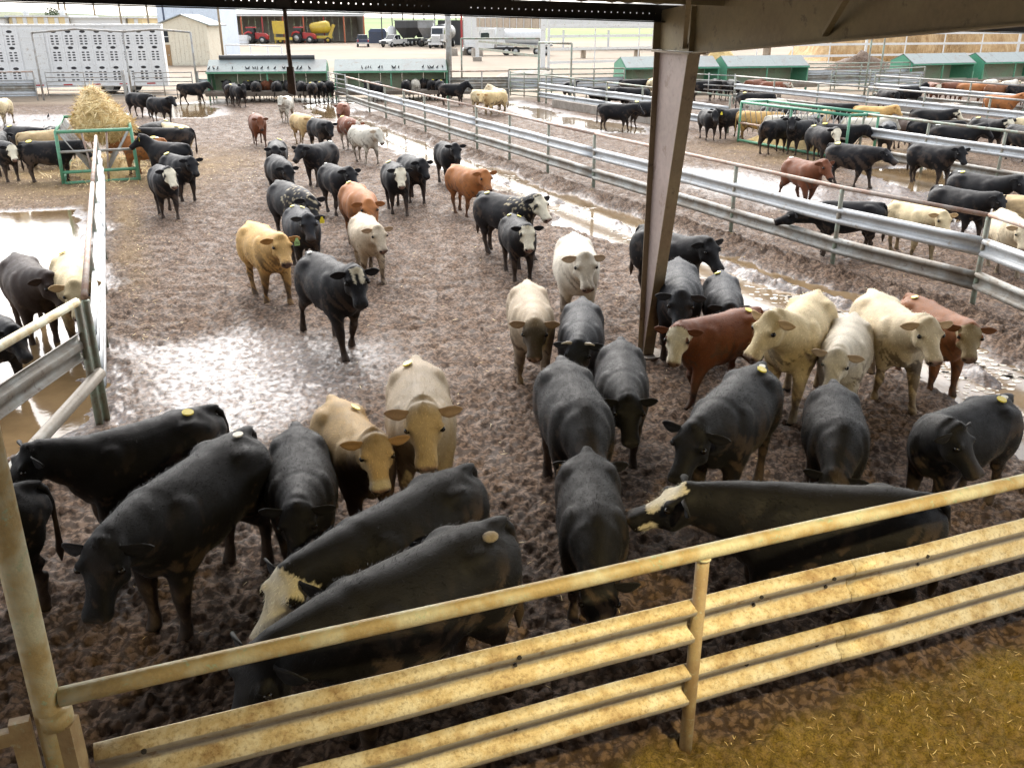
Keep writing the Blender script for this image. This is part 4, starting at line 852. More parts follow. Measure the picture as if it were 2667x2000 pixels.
# yellow spreader, yellow mixer
ys_ = thing('yellow_spreader', 'tall yellow farm machine between the two red tractors', 'farm machine', (-44.7, 186.6, 0), R(8))
mb = MB(); mb.box((0, 0, 2.9), (2.4, 1.8, 2.3), 0, 1.1); mb.build('hopper', M['yellow_paint'], ys_)
for x in (-1, 1):
    for y in (-.7, .7): mb = MB(); mb.box((x, y, 1.5), (.14, .14, 3.9)); mb.build('leg', M['yellow_paint'], ys_)
mb = MB(); mb.box((.6, -1, .9), (3.4, .5, .5)); mb.build('conveyor', M['yellow_paint'], ys_)
for s in (1, -1): wheel(ys_, (.0, s * 1.0, .5), (0, 1, 0), .5, .3, 'yellow_paint')
ym = thing('feed_mixer', 'yellow drum feed mixer at the far end of the machinery shed', 'farm machine', (-37.6, 190.4, 0), R(8))
mb = MB(); mb.tube([(-2, 0, 2.6), (-1.6, 0, 2.7), (1.2, 0, 3.0), (1.9, 0, 3.2)], [.7, 1.0, 1.15, .7], 16); mb.build('drum', M['yellow_paint'], ym, True)
mb = MB(); mb.box((0, 0, 1.1), (4.4, 1.3, .5)); mb.build('frame', M['yellow_paint'], ym); mb = MB(); mb.bar((1.7, 0, 1.3), (2.6, 0, 3.4), .5, .6); mb.build('chute', M['yellow_paint'], ym)
for s in (1, -1): wheel(ym, (-1.2, s * .9, .55), (0, 1, 0), .55, .35, 'yellow_paint'); wheel(ym, (1.3, s * .9, .55), (0, 1, 0), .55, .35, 'yellow_paint')
# loader bucket and orange implement
lb = thing('loader_bucket', 'silver loader bucket lying before the first red tractor', 'loader bucket', (-51.6, 182.2, 0), R(8))
mb = MB(); mb.sweep([(-.0, .1), (-1.3, .05), (-1.35, .15), (-.2, .25), (.15, .8), (.1, 1.6), (-.05, 1.6), (-.1, .8)], [(-1.7, 0, 0), (1.7, 0, 0)], closed=True); mb.build('scoop', M['aluminium'], lb)
for x in (-1.72, 1.72): mb = MB(); mb.prism([(x, -.0, .1), (x, 1.3, .05), (x, .4, 1.6), (x, -.1, 1.6)], (0, 0, 0), (.05, 0, 0)); mb.build('side_plate', M['aluminium'], lb)
oi = thing('orange_implement', 'low orange implement beside the silver bucket', 'implement', (-54.6, 183.0, 0), R(8))
mb = MB(); mb.bar((-1.6, 0, 1.4), (1.6, 0, 1.1), .3, .35); mb.build('beam', M['orange_paint'], oi)
for x in (-1.4, -.4, .6, 1.4): mb = MB(); mb.bar((x, 0, 1.25), (x + .25, -.3, .0), .16, .22); mb.build('tine', M['orange_paint'], oi)
# pickups
def pickup(label, x, y, rz, paint):
    t = thing('pickup_truck', label, 'pickup truck', (x, y, 0), rz)
    mb = MB(); mb.prism([(-2.75, -.95, .55), (2.75, -.95, .5), (2.8, -.95, 1.0), (1.5, -.95, 1.18), (1.0, -.95, 1.2), (-2.75, -.95, 1.22)], (0, 0, 0), (0, 1.9, 0)); mb.build('body', M[paint], t)
    mb = MB(); mb.prism([(1.15, -.82, 1.2), (.45, -.75, 1.85), (-.85, -.75, 1.87), (-1.1, -.82, 1.2)], (0, 0, 0), (0, 1.6, 0)); cb = mb.build('cab', M['glass_dark'], t)
    mb = MB(); mb.box((-.2, 0, 1.89), (1.4, 1.45, .08)); mb.build('roof', M[paint], cb)
    for s in (1, -1):
        mb = MB(); mb.bar((1.18, s * .83, 1.2), (.47, s * .77, 1.86), .07, .07); mb.bar((-.3, s * .84, 1.2), (-.25, s * .77, 1.86), .07, .09); mb.bar((-1.1, s * .83, 1.2), (-.88, s * .77, 1.86), .07, .09); mb.build('pillar', M[paint], cb)
        wheel(t, (1.75, s * .88, .42), (0, 1, 0), .42, .28); wheel(t, (-1.75, s * .88, .42), (0, 1, 0), .42, .28)
        mb = MB(); mb.box((2.79, s * .68, .88), (.06, .36, .22)); mb.build('headlight', M['rim'], t); mb = MB(); mb.box((-2.76, s * .85, 1.0), (.06, .16, .36)); mb.build('taillight', M['lens_red'], t)
        mb = MB(); mb.box((.95, s * 1.05, 1.3), (.12, .22, .2)); mb.build('mirror', M[paint], t)
    mb = MB(); mb.box((2.83, 0, .62), (.14, 1.9, .22)); mb.build('bumper', M['charcoal' if paint == 'white_paint' else 'rim'], t); mb = MB(); mb.box((-2.83, 0, .62), (.14, 1.9, .2)); mb.build('bumper', M['rim'], t)
    mb = MB(); mb.box((2.81, 0, .88), (.05, .95, .3)); mb.build('grille', M['void_dark'], t); mb = MB(); mb.box((-1.95, 0, 1.235), (1.5, 1.6, .02)); mb.build('bed_liner', M['void_dark'], t)
pickup('navy blue pickup truck parked tail outward before the green field', -25.5, 164.8, R(100), 'navy_paint')
pickup('white pickup truck parked nose outward before the hopper trailers', -20.1, 163.4, R(-118), 'white_paint')
bn = thing('blue_bin', 'blue steel bin standing behind the two pickups', 'bin', (-25.6, 185, 0)); mb = MB(); mb.box((0, 0, 1.1), (3.4, 2, 2.0)); mb.build('tank', M['navy_paint'], bn); mb = MB(); mb.prism([(-1.8, -1.1, 2.1), (1.8, -1.1, 2.1), (1.3, -.6, 2.7), (-1.3, -.6, 2.7)], (0, 0, 0), (0, 2.2, 0)); mb.build('lid', M['navy_paint'], bn)
sk = thing('white_tank', 'white plastic tank behind the white pickup', 'tank', (-21.2, 171, 0)); mb = MB(); mb.tube([(0, 0, 0), (0, 0, 2.9), (0, 0, 3.2)], [.8, .8, .4], 16); mb.build('shell', M['white_paint'], sk, True); mb = MB(); mb.disc((0, 0, 3.25), (0, 0, 1), .25, .15, 12); mb.build('lid', M['white_paint'], sk, True)
def hopper_trailer(label, x, y, rz, m1):
    t = thing('hopper_trailer', label, 'trailer', (x, y, 0), rz)
    mb = MB(); V = [(-2.2, -1.25, 4.1), (2.2, -1.25, 4.1), (2.2, 1.25, 4.1), (-2.2, 1.25, 4.1), (-2.2, -1.25, 3.0), (2.2, -1.25, 3.0), (2.2, 1.25, 3.0), (-2.2, 1.25, 3.0), (-1.2, -.4, 1.3), (1.2, -.4, 1.3), (1.2, .4, 1.3), (-1.2, .4, 1.3)]
    F = [(0, 1, 2, 3)] + [(o + i, o + 4 + i, o + 4 + (i + 1) % 4, o + (i + 1) % 4) for o in (0, 4) for i in range(4)] + [(8, 11, 10, 9)]
    mb.add(V, F); mb.build('hopper', M[m1], t); mb = MB(); mb.box((0, 0, 4.14), (4.6, 2.7, .14)); mb.build('rim_rail', M['grey_tank'], t)
    mb = MB(); mb.box((0, 0, 1.05), (5.2, .9, .28)); mb.build('frame', M['charcoal'], t)
    for xx in (-1.7, -.6, 1.9):
        for s in (1, -1): wheel(t, (xx, s * .95, .52), (0, 1, 0), .52, .4)
hopper_trailer('dark hopper trailer behind the white pickup', -18.2, 170, R(60), 'charcoal')
hopper_trailer('second dark hopper trailer in the shade of the pole barn', -16.6, 176, R(85), 'charcoal')
hopper_trailer('pale grey hopper trailer beside the white lorry', -14.6, 166, R(88), 'grey_tank')
def lorry(label, x, y, rz, tank=True):
    t = thing('lorry', label, 'lorry', (x, y, 0), rz)
    mb = MB(); mb.prism([(3.2, -.6, .9), (3.25, -.6, 1.9), (1.4, -.75, 2.1), (1.4, -.75, .9)], (0, 0, 0), (0, 1.3, 0)); mb.build('bonnet', M['white_paint'], t)
    mb = MB(); mb.prism([(1.4, -1.05, .9), (1.4, -1.05, 2.05), (1.1, -1.0, 3.15), (-.6, -1.0, 3.25), (-.6, -1.05, .9)], (0, 0, 0), (0, 2.1, 0)); cb = mb.build('cab', M['white_paint'], t)
    mb = MB(); mb.prism([(1.43, -.9, 2.15), (1.16, -.88, 3.0), (1.16, .88, 3.0), (1.43, .9, 2.15)], (0, 0, 0), (.03, 0, 0)); mb.build('windscreen', M['glass_dark'], cb)
    for s in (1, -1):
        mb = MB(); mb.box((.55, s * 1.06, 2.5), (1.1, .04, .75)); mb.build('side_window', M['glass_dark'], cb); mb = MB(); mb.prism([(3.3, s * 1.1 - .2, 1.1), (3.1, s * 1.1 - .2, 1.35), (2.0, s * 1.1 - .2, 1.35), (1.7, s * 1.1 - .2, .9), (2.1, s * 1.1 - .2, 1.05), (3.0, s * 1.1 - .2, 1.0)], (0, 0, 0), (0, .4, 0)); mb.build('fender', M['white_paint'], t)
        wheel(t, (2.5, s * 1.0, .52), (0, 1, 0), .52, .35); wheel(t, (-2.2, s * .95, .52), (0, 1, 0), .52, .5); wheel(t, (-3.4, s * .95, .52), (0, 1, 0), .52, .5)
        mb = MB(); mb.tube([(-.75, s * .95, 1.0), (-.75, s * .95, 3.7)], .09, 8); mb.build('exhaust_stack', M['aluminium'], t, True); mb = MB(); mb.box((3.2, s * .75, 1.35), (.15, .28, .28)); mb.build('headlight', M['rim'], t)
    mb = MB(); mb.box((3.29, 0, 1.38), (.06, .95, .95)); mb.build('grille', M['rim'], t); mb = MB(); mb.box((3.45, 0, .72), (.2, 2.3, .35)); mb.build('bumper', M['white_paint'], t); mb = MB(); mb.box((-2.2, 0, .85), (6, .8, .25)); mb.build('chassis', M['charcoal'], t)
    if tank:
        mb = MB(); mb.tube([(-1.4, 0, 2.35), (-1.2, 0, 2.35), (-9.5, 0, 2.35), (-9.8, 0, 2.35)], [1.0, 1.25, 1.25, 1.0], 20); mb.build('tank', M['grey_tank'], t, True)
        for s in (1, -1): wheel(t, (-8.2, s * .95, .52), (0, 1, 0), .52, .5)
    else:
        mb = MB(); mb.box((-4.6, 0, 1.25), (7.2, 2.5, .25)); mb.build('flatbed', M['grey_tank'], t)
        mb = MB(); mb.tube([(-2.2, 0, 2.25), (-2.0, 0, 2.25), (-6.6, 0, 2.25), (-6.8, 0, 2.25)], [.6, .95, .95, .6], 18); mb.build('tank', M['aluminium'], t, True)
        for xx in (-6.2, -7.3):
            for s in (1, -1): wheel(t, (xx, s * .95, .52), (0, 1, 0), .52, .5)
lorry('white lorry with round grey tank parked nose outward in the pole barn', -12.0, 158.5, R(-96))
lorry('white flatbed lorry with silver tank standing behind the loading gateway', -2.9, 126, R(178), False)
# pole barn over the trucks
pb = thing('pole_barn', 'open pole barn with thin black posts over the lorries', 'barn')
for i in range(8): mb = MB(); mb.tube([(-23.9 + i * 1.95, 178, -.3), (-23.9 + i * 1.95, 178, 6.6)], .10, 8); mb.build('post', M['charcoal'], pb, True)
mb = MB(); mb.box((-16.5, 178, 6.75), (16, 12, .2)); mb.build('roof', M['sheet_roof'], pb)
mb = MB(); mb.box((-10.9, 177, 2.1), (5.2, .2, 4.2)); mb.build('back_wall', M['charcoal'], pb); mb = MB(); mb.bar((-24.4, 172.2, 6.5), (-8.6, 172.2, 6.5), .15, .3); mb.build('header', M['charcoal'], pb)  # the dark wall panel stands in for a tarp-covered trailer
for i, (x, y, s) in enumerate(((-7.6, 124, .9), (-6.2, 126, .8), (-4.4, 121, 1.0))):
    bx = thing('concrete_block', ['pale concrete block left of the flatbed lorry', 'smaller concrete block beside the flatbed lorry', 'tan concrete block in front of the flatbed lorry'][i], 'block', (x, y, 0), R(10 * i)); mb = MB(); mb.box((0, 0, .5 * s), (1.3 * s, .8 * s, s), 0, .96); mb.build('body', M['concrete'], bx); mb = MB(); mb.tube([(-.15, 0, s), (-.15, 0, s + .16), (.15, 0, s + .16), (.15, 0, s)], .025, 6); mb.build('lifting_loop', M['rusty'], bx)
# white handrail by the blue building
hr = thing('white_handrail', 'white pipe handrail on the pale yard before the machinery shed', 'handrail', (-25, 92, 0))
for x, y in ((-2.4, 0), (0, 0), (2.4, -3), (4.4, -6)): mb = MB(); mb.tube([(x, y, -.1), (x, y, 2.1)], .06, 8); mb.build('upright', M['white_paint'], hr, True)
for z in (2.1, 1.2): mb = MB(); mb.tube([(-2.4, 0, z), (0, 0, z), (2.4, -3, z), (4.4, -6, z)], .055, 8); mb.build('rail', M['white_paint'], hr, True)
# dry grass bank, hay heaps, lumber behind the white fence
mb = MB(); V = []; nx_, ny_ = 90, 12
for j in range(ny_):
    for i in range(nx_):
        x = 34 + 70 * i / (nx_ - 1); v_ = j / (ny_ - 1); y = 107 + 12 * v_ + .18 * (x - 34); hgt = 6.6 * sstep(0, .35, np.array([v_ + .35 * fbm(np.array([x]), np.array([v_ * 4.]), 3, 4, 3)[0]]))[0] * sstep(34, 37, np.array([x]))[0]
        V.append((x, y, -.05 + hgt + .5 * fbm(np.array([x]), np.array([y]), 1.6, 4, 8)[0]))
mb.add(V, [(j * nx_ + i, j * nx_ + i + 1, (j + 1) * nx_ + i + 1, (j + 1) * nx_ + i) for j in range(ny_ - 1) for i in range(nx_ - 1)]); tag(mb.build('dry_grass_bank', M['dry_grass'], smooth=True), kind='structure')
rs = random.Random(5); mb = MB()
for i in range(6000):
    x = rs.uniform(36, 96); y = 107 + .18 * (x - 34) + rs.uniform(-2.5, 5); z = 0 if y < 108.5 + .18 * (x - 34) else rs.uniform(.0, 5.5); h = rs.uniform(.5, 1.6); a = rs.uniform(-.3, .3); w_ = rs.uniform(.03, .08)
    y2 = y if z == 0 else 108.2 + .18 * (x - 34) + z * .55
    mb.add([(x - w_, y2 - .2, z), (x + w_, y2 - .2, z), (x + a, y2 - .35, z + h)], [(0, 1, 2)])
tag(mb.build('dry_grass', M['dry_grass']), 'tall dry tan grass on the bank behind the white fence', kind='stuff')
def mound(label, x, y, r, h, mat, name='dirt_mound', cat='mound'):
    mb = MB(); n = 18; V = []
    for j in range(n):
        for i in range(n):
            u, v_ = -1 + 2 * i / (n - 1), -1 + 2 * j / (n - 1); q_ = min(1, math.hypot(u, v_)); V.append((u * r, v_ * r * .8, -.1 + h * (1 - q_) ** .7 * (1 + 1.1 * fbm(np.array([u * 2 + x]), np.array([v_ * 2 + y]), .7, 4, 4)[0])))
    mb.add(V, [(j * n + i, j * n + i + 1, (j + 1) * n + i + 1, (j + 1) * n + i) for j in range(n - 1) for i in range(n - 1)]); tag(mb.build(name, M[mat], None, True, (x, y, 0)), label, cat)
mound('heap of dry straw behind the fourth bunk', 18.2, 84, 2.2, 2.3, 'hay', 'straw_heap', 'straw heap')
mound('dark earth mound before the white fence', 31.5, 86, 3.6, 1.6, 'mud'); mound('smaller earth mound right of the dark one', 38, 90, 3.0, 1.2, 'mud')
mound('low gravel mound at the foot of the loading gateway', 1.6, 77, 3.2, .8, 'concrete')
for i, (x, y, L, z) in enumerate(((20, 112, 9, 1.0), (29, 118, 8, 1.4), (12, 116, 10, .9))):
    lu = thing('pipe_rack', ['long rack of stacked pipe behind the white fence centre', 'rack of stacked pipe nearest the dry grass bank', 'rack of stacked pipe behind the third bunk'][i], 'pipe rack', (x, y, 0), R(8))
    for k in range(5): mb = MB(); mb.tube([(-L / 2, k * .3, z + .15), (L / 2, k * .3, z + .15)], .13, 8); mb.build('steel_tube', M['rusty' if k % 2 else 'pipe_grey'], lu, True)
    for xx in (-L / 3, L / 3): mb = MB(); mb.box((xx, .6, z / 2), (.25, 1.8, z)); mb.build('stand', M['wood'], lu)
# distant trees
def tree(x, y, h, lb):
    rs = random.Random(int(x * 7 + y)); t = thing('tree', lb, 'tree', (x, y, 0)); mb = MB(); mb.tube([(0, 0, -1), (.1, 0, h * .25), (0, 0, h * .6)], [h * .035, h * .028, h * .012], 7)
    for k in range(5): a = rs.uniform(0, 6.28); mb.tube([(0, 0, h * (.25 + .06 * k)), (math.cos(a) * h * .22, math.sin(a) * h * .22, h * (.5 + .07 * k))], [h * .014, h * .004], 5)
    mb.build('trunk', M['bark'], t); mb = MB()
    for k in range(420):
        a = rs.uniform(0, 6.28); r_ = rs.random() ** .5 * h * .36; z = h * (.62 + .34 * rs.uniform(-1, 1) * math.sqrt(max(0, 1 - (r_ / (h * .38)) ** 2))); c = Vector((math.cos(a) * r_, math.sin(a) * r_, z)); s_ = h * rs.uniform(.02, .045); d1 = Vector((rs.gauss(0, 1), rs.gauss(0, 1), rs.gauss(0, 1))).normalized() * s_; d2 = d1.cross(Vector((rs.gauss(0, 1), rs.gauss(0, 1), rs.gauss(0, 1)))).normalized() * s_
        mb.add([c - d1, c + d2, c + d1, c - d2], [(0, 1, 2, 3)])
    tag(mb.build('crown', M['leaf'], t), kind='stuff')
for i, (x, y, h, lb) in enumerate(((-330, 700, 13, 'round dark tree on the skyline above the yellow building'), (-375, 690, 10, 'low tree at the hill edge near the frame corner'), (-205, 640, 8, 'small tree on the far field behind the white low building'), (-110, 700, 9, 'lone tree on the green field above the pickups'), (-28, 720, 12, 'lone tree seen through the pole barn'), (-400, 700, 9, 'scrubby tree at the far corner of the hill'))): tree(x, y, h, lb)
# ------------------------------------------------------------------ cattle
COATS = {'black': (.0105, .010, .0112), 'bluish': (.024, .026, .031), 'speck': (.017, .0165, .018), 'rusty': (.040, .026, .021), 'brown': (.06, .034, .024),
 'red': (.19, .066, .030), 'red2': (.29, .122, .054), 'lightred': (.30, .13, .085), 'redpied': (.24, .085, .045), 'orange': (.42, .165, .055),
 'gold': (.66, .41, .15), 'tan': (.60, .44, .24), 'yellow': (.74, .54, .27), 'cream': (.74, .60, .36), 'cream2': (.78, .66, .46), 'creamgrey': (.62, .52, .38),
 'white': (.70, .64, .53), 'spotwhite': (.68, .635, .53), 'fawn': (.47, .38, .27), 'duntone': (.56, .39, .19), 'blackwhite': (.020, .019, .020)}
PALE = {'gold', 'tan', 'yellow', 'cream', 'cream2', 'creamgrey', 'white', 'spotwhite', 'fawn', 'duntone'}
def loft(mb, pts, n=16, egg=0., hint=(0, 1, 0)):
    """closed elliptical tube through (x,y,z, half width, half depth[, hint])"""
    P = [Vector(p[:3]) for p in pts]; h = Vector(hint); vs = []; fs = []
    for i, p in enumerate(P):
        t = (P[min(i + 1, len(P) - 1)] - P[max(i - 1, 0)]).normalized()
        sd_ = (h - t * h.dot(t)).normalized(); up = t.cross(sd_)
        if up.z < -.2 : up = -up
        a, b = pts[i][3], pts[i][4]
        for k in range(n):
            an = 2 * math.pi * k / n; c, s = math.cos(an), math.sin(an); wd = 1 - egg * max(0, s) ** 1.6
            vs.append(p + sd_ * (a * c * wd) + up * (b * s))
    for i in range(len(P) - 1):
        for k in range(n):
            k2 = (k + 1) % n; fs.append((i * n + k, i * n + k2, (i + 1) * n + k2, (i + 1) * n + k))
    fs += [tuple(range(n))[::-1], tuple(range((len(P) - 1) * n, len(P) * n))]
    mb.add(vs, fs)
POSES = {'up': (42, 38), 'gaze': (46, 54), 'mid': (30, 48), 'level': (15, 32), 'low': (15, 50), 'low2': (-10, 20), 'graze': (-9, 50)}
LEGS = {'stand': (2, -3, -2, 4), 'walk': (14, -12, -10, 13), 'walk2': (-18, 14, 16, -14)}
JIT = [0]
def head_frame(yaw, pose):
    e, hp = POSES[pose]; j_ = random.Random('%s %s %s' % (yaw, pose, JIT[0])); e = R(e + j_.uniform(-6, 6)); hp += j_.uniform(-6, 6); ya = R(yaw + j_.uniform(-5, 5))
    B = Vector((.47, 0, .965)); L = .50 if pose != 'low2' else .62
    ny = ya * .55; d = Vector((math.cos(e) * math.cos(ny), math.cos(e) * math.sin(ny), math.sin(e)))
    Pl = B + d * L
    hp = R(hp); f = Vector((math.cos(hp) * math.cos(ya), math.cos(hp) * math.sin(ya), -math.sin(hp)))
    side = Vector((-math.sin(ya), math.cos(ya), 0)); up = f.cross(side)
    if up.z < 0: up = -up
    return B, d, Pl, f, side, up
def cow_shape(yaw, pose, legs, rs):
    """trunk, neck, head and legs as overlapping closed forms, to be fused into one skin"""
    mb = MB(); g = rs.uniform(.93, 1.06)
    loft(mb, [(-.80, 0, 1.08, .07, .06), (-.77, 0, 1.03, .17, .16), (-.68, 0, .985, .245, .245), (-.50, 0, .945, .285 * g, .295), (-.26, 0, .895, .305 * g, .335), (0, 0, .865, .335 * g, .36),
              (.22, 0, .875, .315 * g, .36), (.42, 0, .90, .27 * g, .345), (.56, 0, .91, .215, .29), (.67, 0, .90, .12, .18)], 22, .16)
    for s in (1, -1):
        mb.ball((.33, s * .185, .85), (.23, .115, .31), 14, 10); mb.ball((-.50, s * .185, .84), (.26, .125, .31), 14, 10)
        mb.ball((-.42, s * .165, 1.09), (.16, .10, .10), 12, 8)
    mb.ball((-.66, 0, 1.17), (.18, .07, .05), 12, 8); mb.ball((.36, 0, 1.18), (.24, .10, .06), 12, 8)
    B, d, Pl, f, side, up = head_frame(yaw, pose)
    a = Vector((.16, 0, .92)); m1 = B + d * .09; m2 = B + d * .27
    loft(mb, [(*a, .26, .27), (*m1, .225, .255), (*(m2 - up * .01), .170, .215), (*(Pl - up * .04), .130, .165), (*(Pl + f * .08 - up * .04), .115, .13)], 18, .10, (side + Vector((0, 1, 0))))
    # brisket and dewlap
    loft(mb, [(.30, 0, .66, .10, .10), (.50, 0, .68, .09, .12), (.60, 0, .80, .06, .10), (*(m2 - up * .15), .035, .06)], 10)
    # head: broad flat forehead, dished face, deep jaw, wide square muzzle
    hd = []
    for t, wa, hb, off in ((-.075, .075, .06, .015), (-.045, .125, .095, .010), (.02, .150, .125, -.012), (.09, .152, .142, -.030), (.155, .140, .146, -.040), (.215, .116, .136, -.042), (.28, .098, .114, -.034), (.34, .090, .096, -.026), (.395, .096, .090, -.020), (.44, .106, .092, -.018), (.475, .104, .084, -.018), (.50, .086, .062, -.016), (.512, .05, .034, -.016)):
        p = Pl + f * (t * .93) + up * off; hd.append((*p, wa, hb))
    # squarish sections: flat forehead and cheeks
    n = 20; vs = []; fs = []
    for (px_, py_, pz_, wa, hb) in hd:
        for k in range(n):
            an = 2 * math.pi * k / n; c_, s_ = math.cos(an), math.sin(an); e_ = .78
            cx_ = math.copysign(abs(c_) ** e_, c_) * (1 - .16 * max(0, -s_)); sy_ = math.copysign(abs(s_) ** e_, s_) * (.86 if s_ > 0 else 1.04)
            vs.append(Vector((px_, py_, pz_)) + side * (wa * cx_) + up * (hb * sy_))
    for i in range(len(hd) - 1):
        for k in range(n): fs.append((i * n + k, i * n + (k + 1) % n, (i + 1) * n + (k + 1) % n, (i + 1) * n + k))
    fs += [tuple(range(n))[::-1], tuple(range((len(hd) - 1) * n, len(hd) * n))]; mb.add(vs, fs)
    mb.ball(tuple(Pl + up * .085 - f * .03), (.07, .075, .05), 10, 6)
    for s in (1, -1):
        mb.ball(tuple(Pl + f * .125 + side * (s * .118) + up * .060), (.05, .05, .035), 10, 6)      # brow
        mb.ball(tuple(Pl + f * .17 + side * (s * .085) - up * .095), .075, 10, 6)                     # cheek
        mb.ball(tuple(Pl + f * .455 + side * (s * .058) + up * .022), (.036, .036, .036), 10, 6)     # nostril rim
    mb.ball(tuple(Pl + f * .445 - up * .085), (.06, .05, .035), 10, 6)                                # chin
    sw = [a_ + rs.uniform(-5, 5) for a_ in LEGS[legs]]; feet = []
    for i, (x, s) in enumerate(((.40, 1), (.40, -1))):
        A = R(sw[i]); y = s * .165; sh = Vector((x - .02, y, .80))
        def rot(px, pz, extra=0):
            dx, dz = px - sh.x, pz - sh.z; A2 = A; return (sh.x + dx * math.cos(A2) - dz * math.sin(A2), sh.z + dx * math.sin(A2) + dz * math.cos(A2))
        lift = max(0, -A) * .0
        L = []
        for px, pz, ra, rb in ((x - .03, .86, 0.123, 0.209), (x - .03, .66, 0.109, 0.154), (x, .52, 0.084, 0.101), (x + .015, .38, 0.069, 0.076), (x + .008, .31, 0.059, 0.062), (x, .20, 0.044, 0.050), (x, .115, 0.053, 0.058), (x + .025, .06, 0.058, 0.068), (x + .035, .0, 0.069, 0.089)):
            xx, zz_ = rot(px, pz); L.append((xx, y * (1 - .08 * (1 - pz)), zz_, ra, rb))
        dz = L[-1][2]; L = [(a_[0], a_[1], a_[2] - dz * max(0, (.86 - a_[2])) / .86, a_[3], a_[4]) for a_ in L]
        loft(mb, L, 12); feet.append(L[-1])
    for i, s in enumerate((1, -1)):
        A = R(sw[2 + i]); y = s * .16; sh = Vector((-.50, y, .92)); L = []
        for px, pz, ra, rb in ((-.50, .98, 0.147, 0.296), (-.47, .80, 0.142, 0.253), (-.47, .66, 0.113, 0.185), (-.53, .54, 0.076, 0.113), (-.60, .44, 0.062, 0.092), (-.605, .38, 0.057, 0.074), (-.585, .28, 0.044, 0.057), (-.57, .20, 0.044, 0.052), (-.565, .115, 0.053, 0.059), (-.54, .06, 0.058, 0.069), (-.53, .0, 0.068, 0.089)):
            dx, dz = px - sh.x, pz - sh.z; k = 1 if pz < .75 else .3
            L.append((sh.x + dx * math.cos(A * k) - dz * math.sin(A * k), y * (1 - .04 * (1 - pz)), sh.z + dx * math.sin(A * k) + dz * math.cos(A * k), ra, rb))
        dz = L[-1][2]; L = [(a_[0], a_[1], a_[2] - dz * max(0, (.98 - a_[2])) / .98, a_[3], a_[4]) for a_ in L]
        loft(mb, L, 12); feet.append(L[-1])
    return mb, (B, d, Pl, f, side, up), feet
def cow_extra(fr, rs, droop):
    """ears and tail, added to the skin after fusing"""
    B, d, Pl, f, side, up = fr; mb = MB(); ears = []
    for s in (1, -1):
        dr = R(droop + rs.uniform(-8, 8)); o = side * (s * math.cos(dr)) - up * math.sin(dr) * .75 - f * .10
        o.normalize(); root = Pl + f * .015 + side * (s * .118) + up * .045
        flat = (Vector((0, 0, 1)) * .9 + f * .25).normalized(); flat = (flat - o * flat.dot(o)).normalized(); nr = o.cross(flat) * (1 if s > 0 else -1)
        V = []; rows = ((0, .026, 0), (.04, .042, .016), (.08, .056, .026), (.13, .052, .022), (.175, .032, .012), (.205, .006, .0))
        n = 5
        for (t, wd, cup) in rows:
            for k in range(n):
                u = -1 + 2 * k / (n - 1); V.append(root + o * t + flat * (wd * u) + nr * (cup * (u * u) - .008))
        for (t, wd, cup) in rows:
            for k in range(n):
                u = -1 + 2 * k / (n - 1); V.append(root + o * t + flat * (wd * u * .93) + nr * (cup * (u * u) + .006 * (1 - u * u) + .002))
        m = len(rows) * n; F = []
        for j in range(len(rows) - 1):
            for k in range(n - 1):
                a = j * n + k; F.append((a, a + 1, a + n + 1, a + n)); F.append((m + a + n, m + a + n + 1, m + a + 1, m + a))
            F.append((j * n, (j + 1) * n, m + (j + 1) * n, m + j * n)); a = j * n + n - 1; F.append((m + a, m + a + n, a + n, a))
        a = (len(rows) - 1) * n; F += [(a + k, a + k + 1, m + a + k + 1, m + a + k) for k in range(n - 1)]
        mb.add(V, F); ears.append((root, o, flat, nr))
    sw = rs.uniform(-.08, .08)
    mb.tube([(-.76, 0, 1.17), (-.83, sw * .2, 1.10), (-.865, sw * .5, .95), (-.865, sw * .8, .75), (-.86, sw, .58), (-.855, sw * 1.1, .46), (-.85, sw * 1.2, .34)], [.038, .034, .026, .021, .026, .040, .008], 8)
    return mb, ears
JOBS = []
def spawn(e, vox):
    x, y, h, sc, coat, face, yaw, pose, legs, tags, label, grp = e
    JIT[0] += 1; rs = random.Random(label); mb, fr, feet = cow_shape(yaw, pose, legs, rs)
    me = bpy.data.meshes.new('tmp'); me.from_pydata(mb.v, [], mb.f); o = bpy.data.objects.new('tmp', me); col.objects.link(o)
    r = o.modifiers.new('r', 'REMESH'); r.mode = 'VOXEL'; r.voxel_size = vox; r.use_smooth_shade = True
    s = o.modifiers.new('s', 'SMOOTH'); s.factor = .5; s.iterations = max(3, int(round(.28 / vox)))
    JOBS.append((e, o, fr, feet, rs))
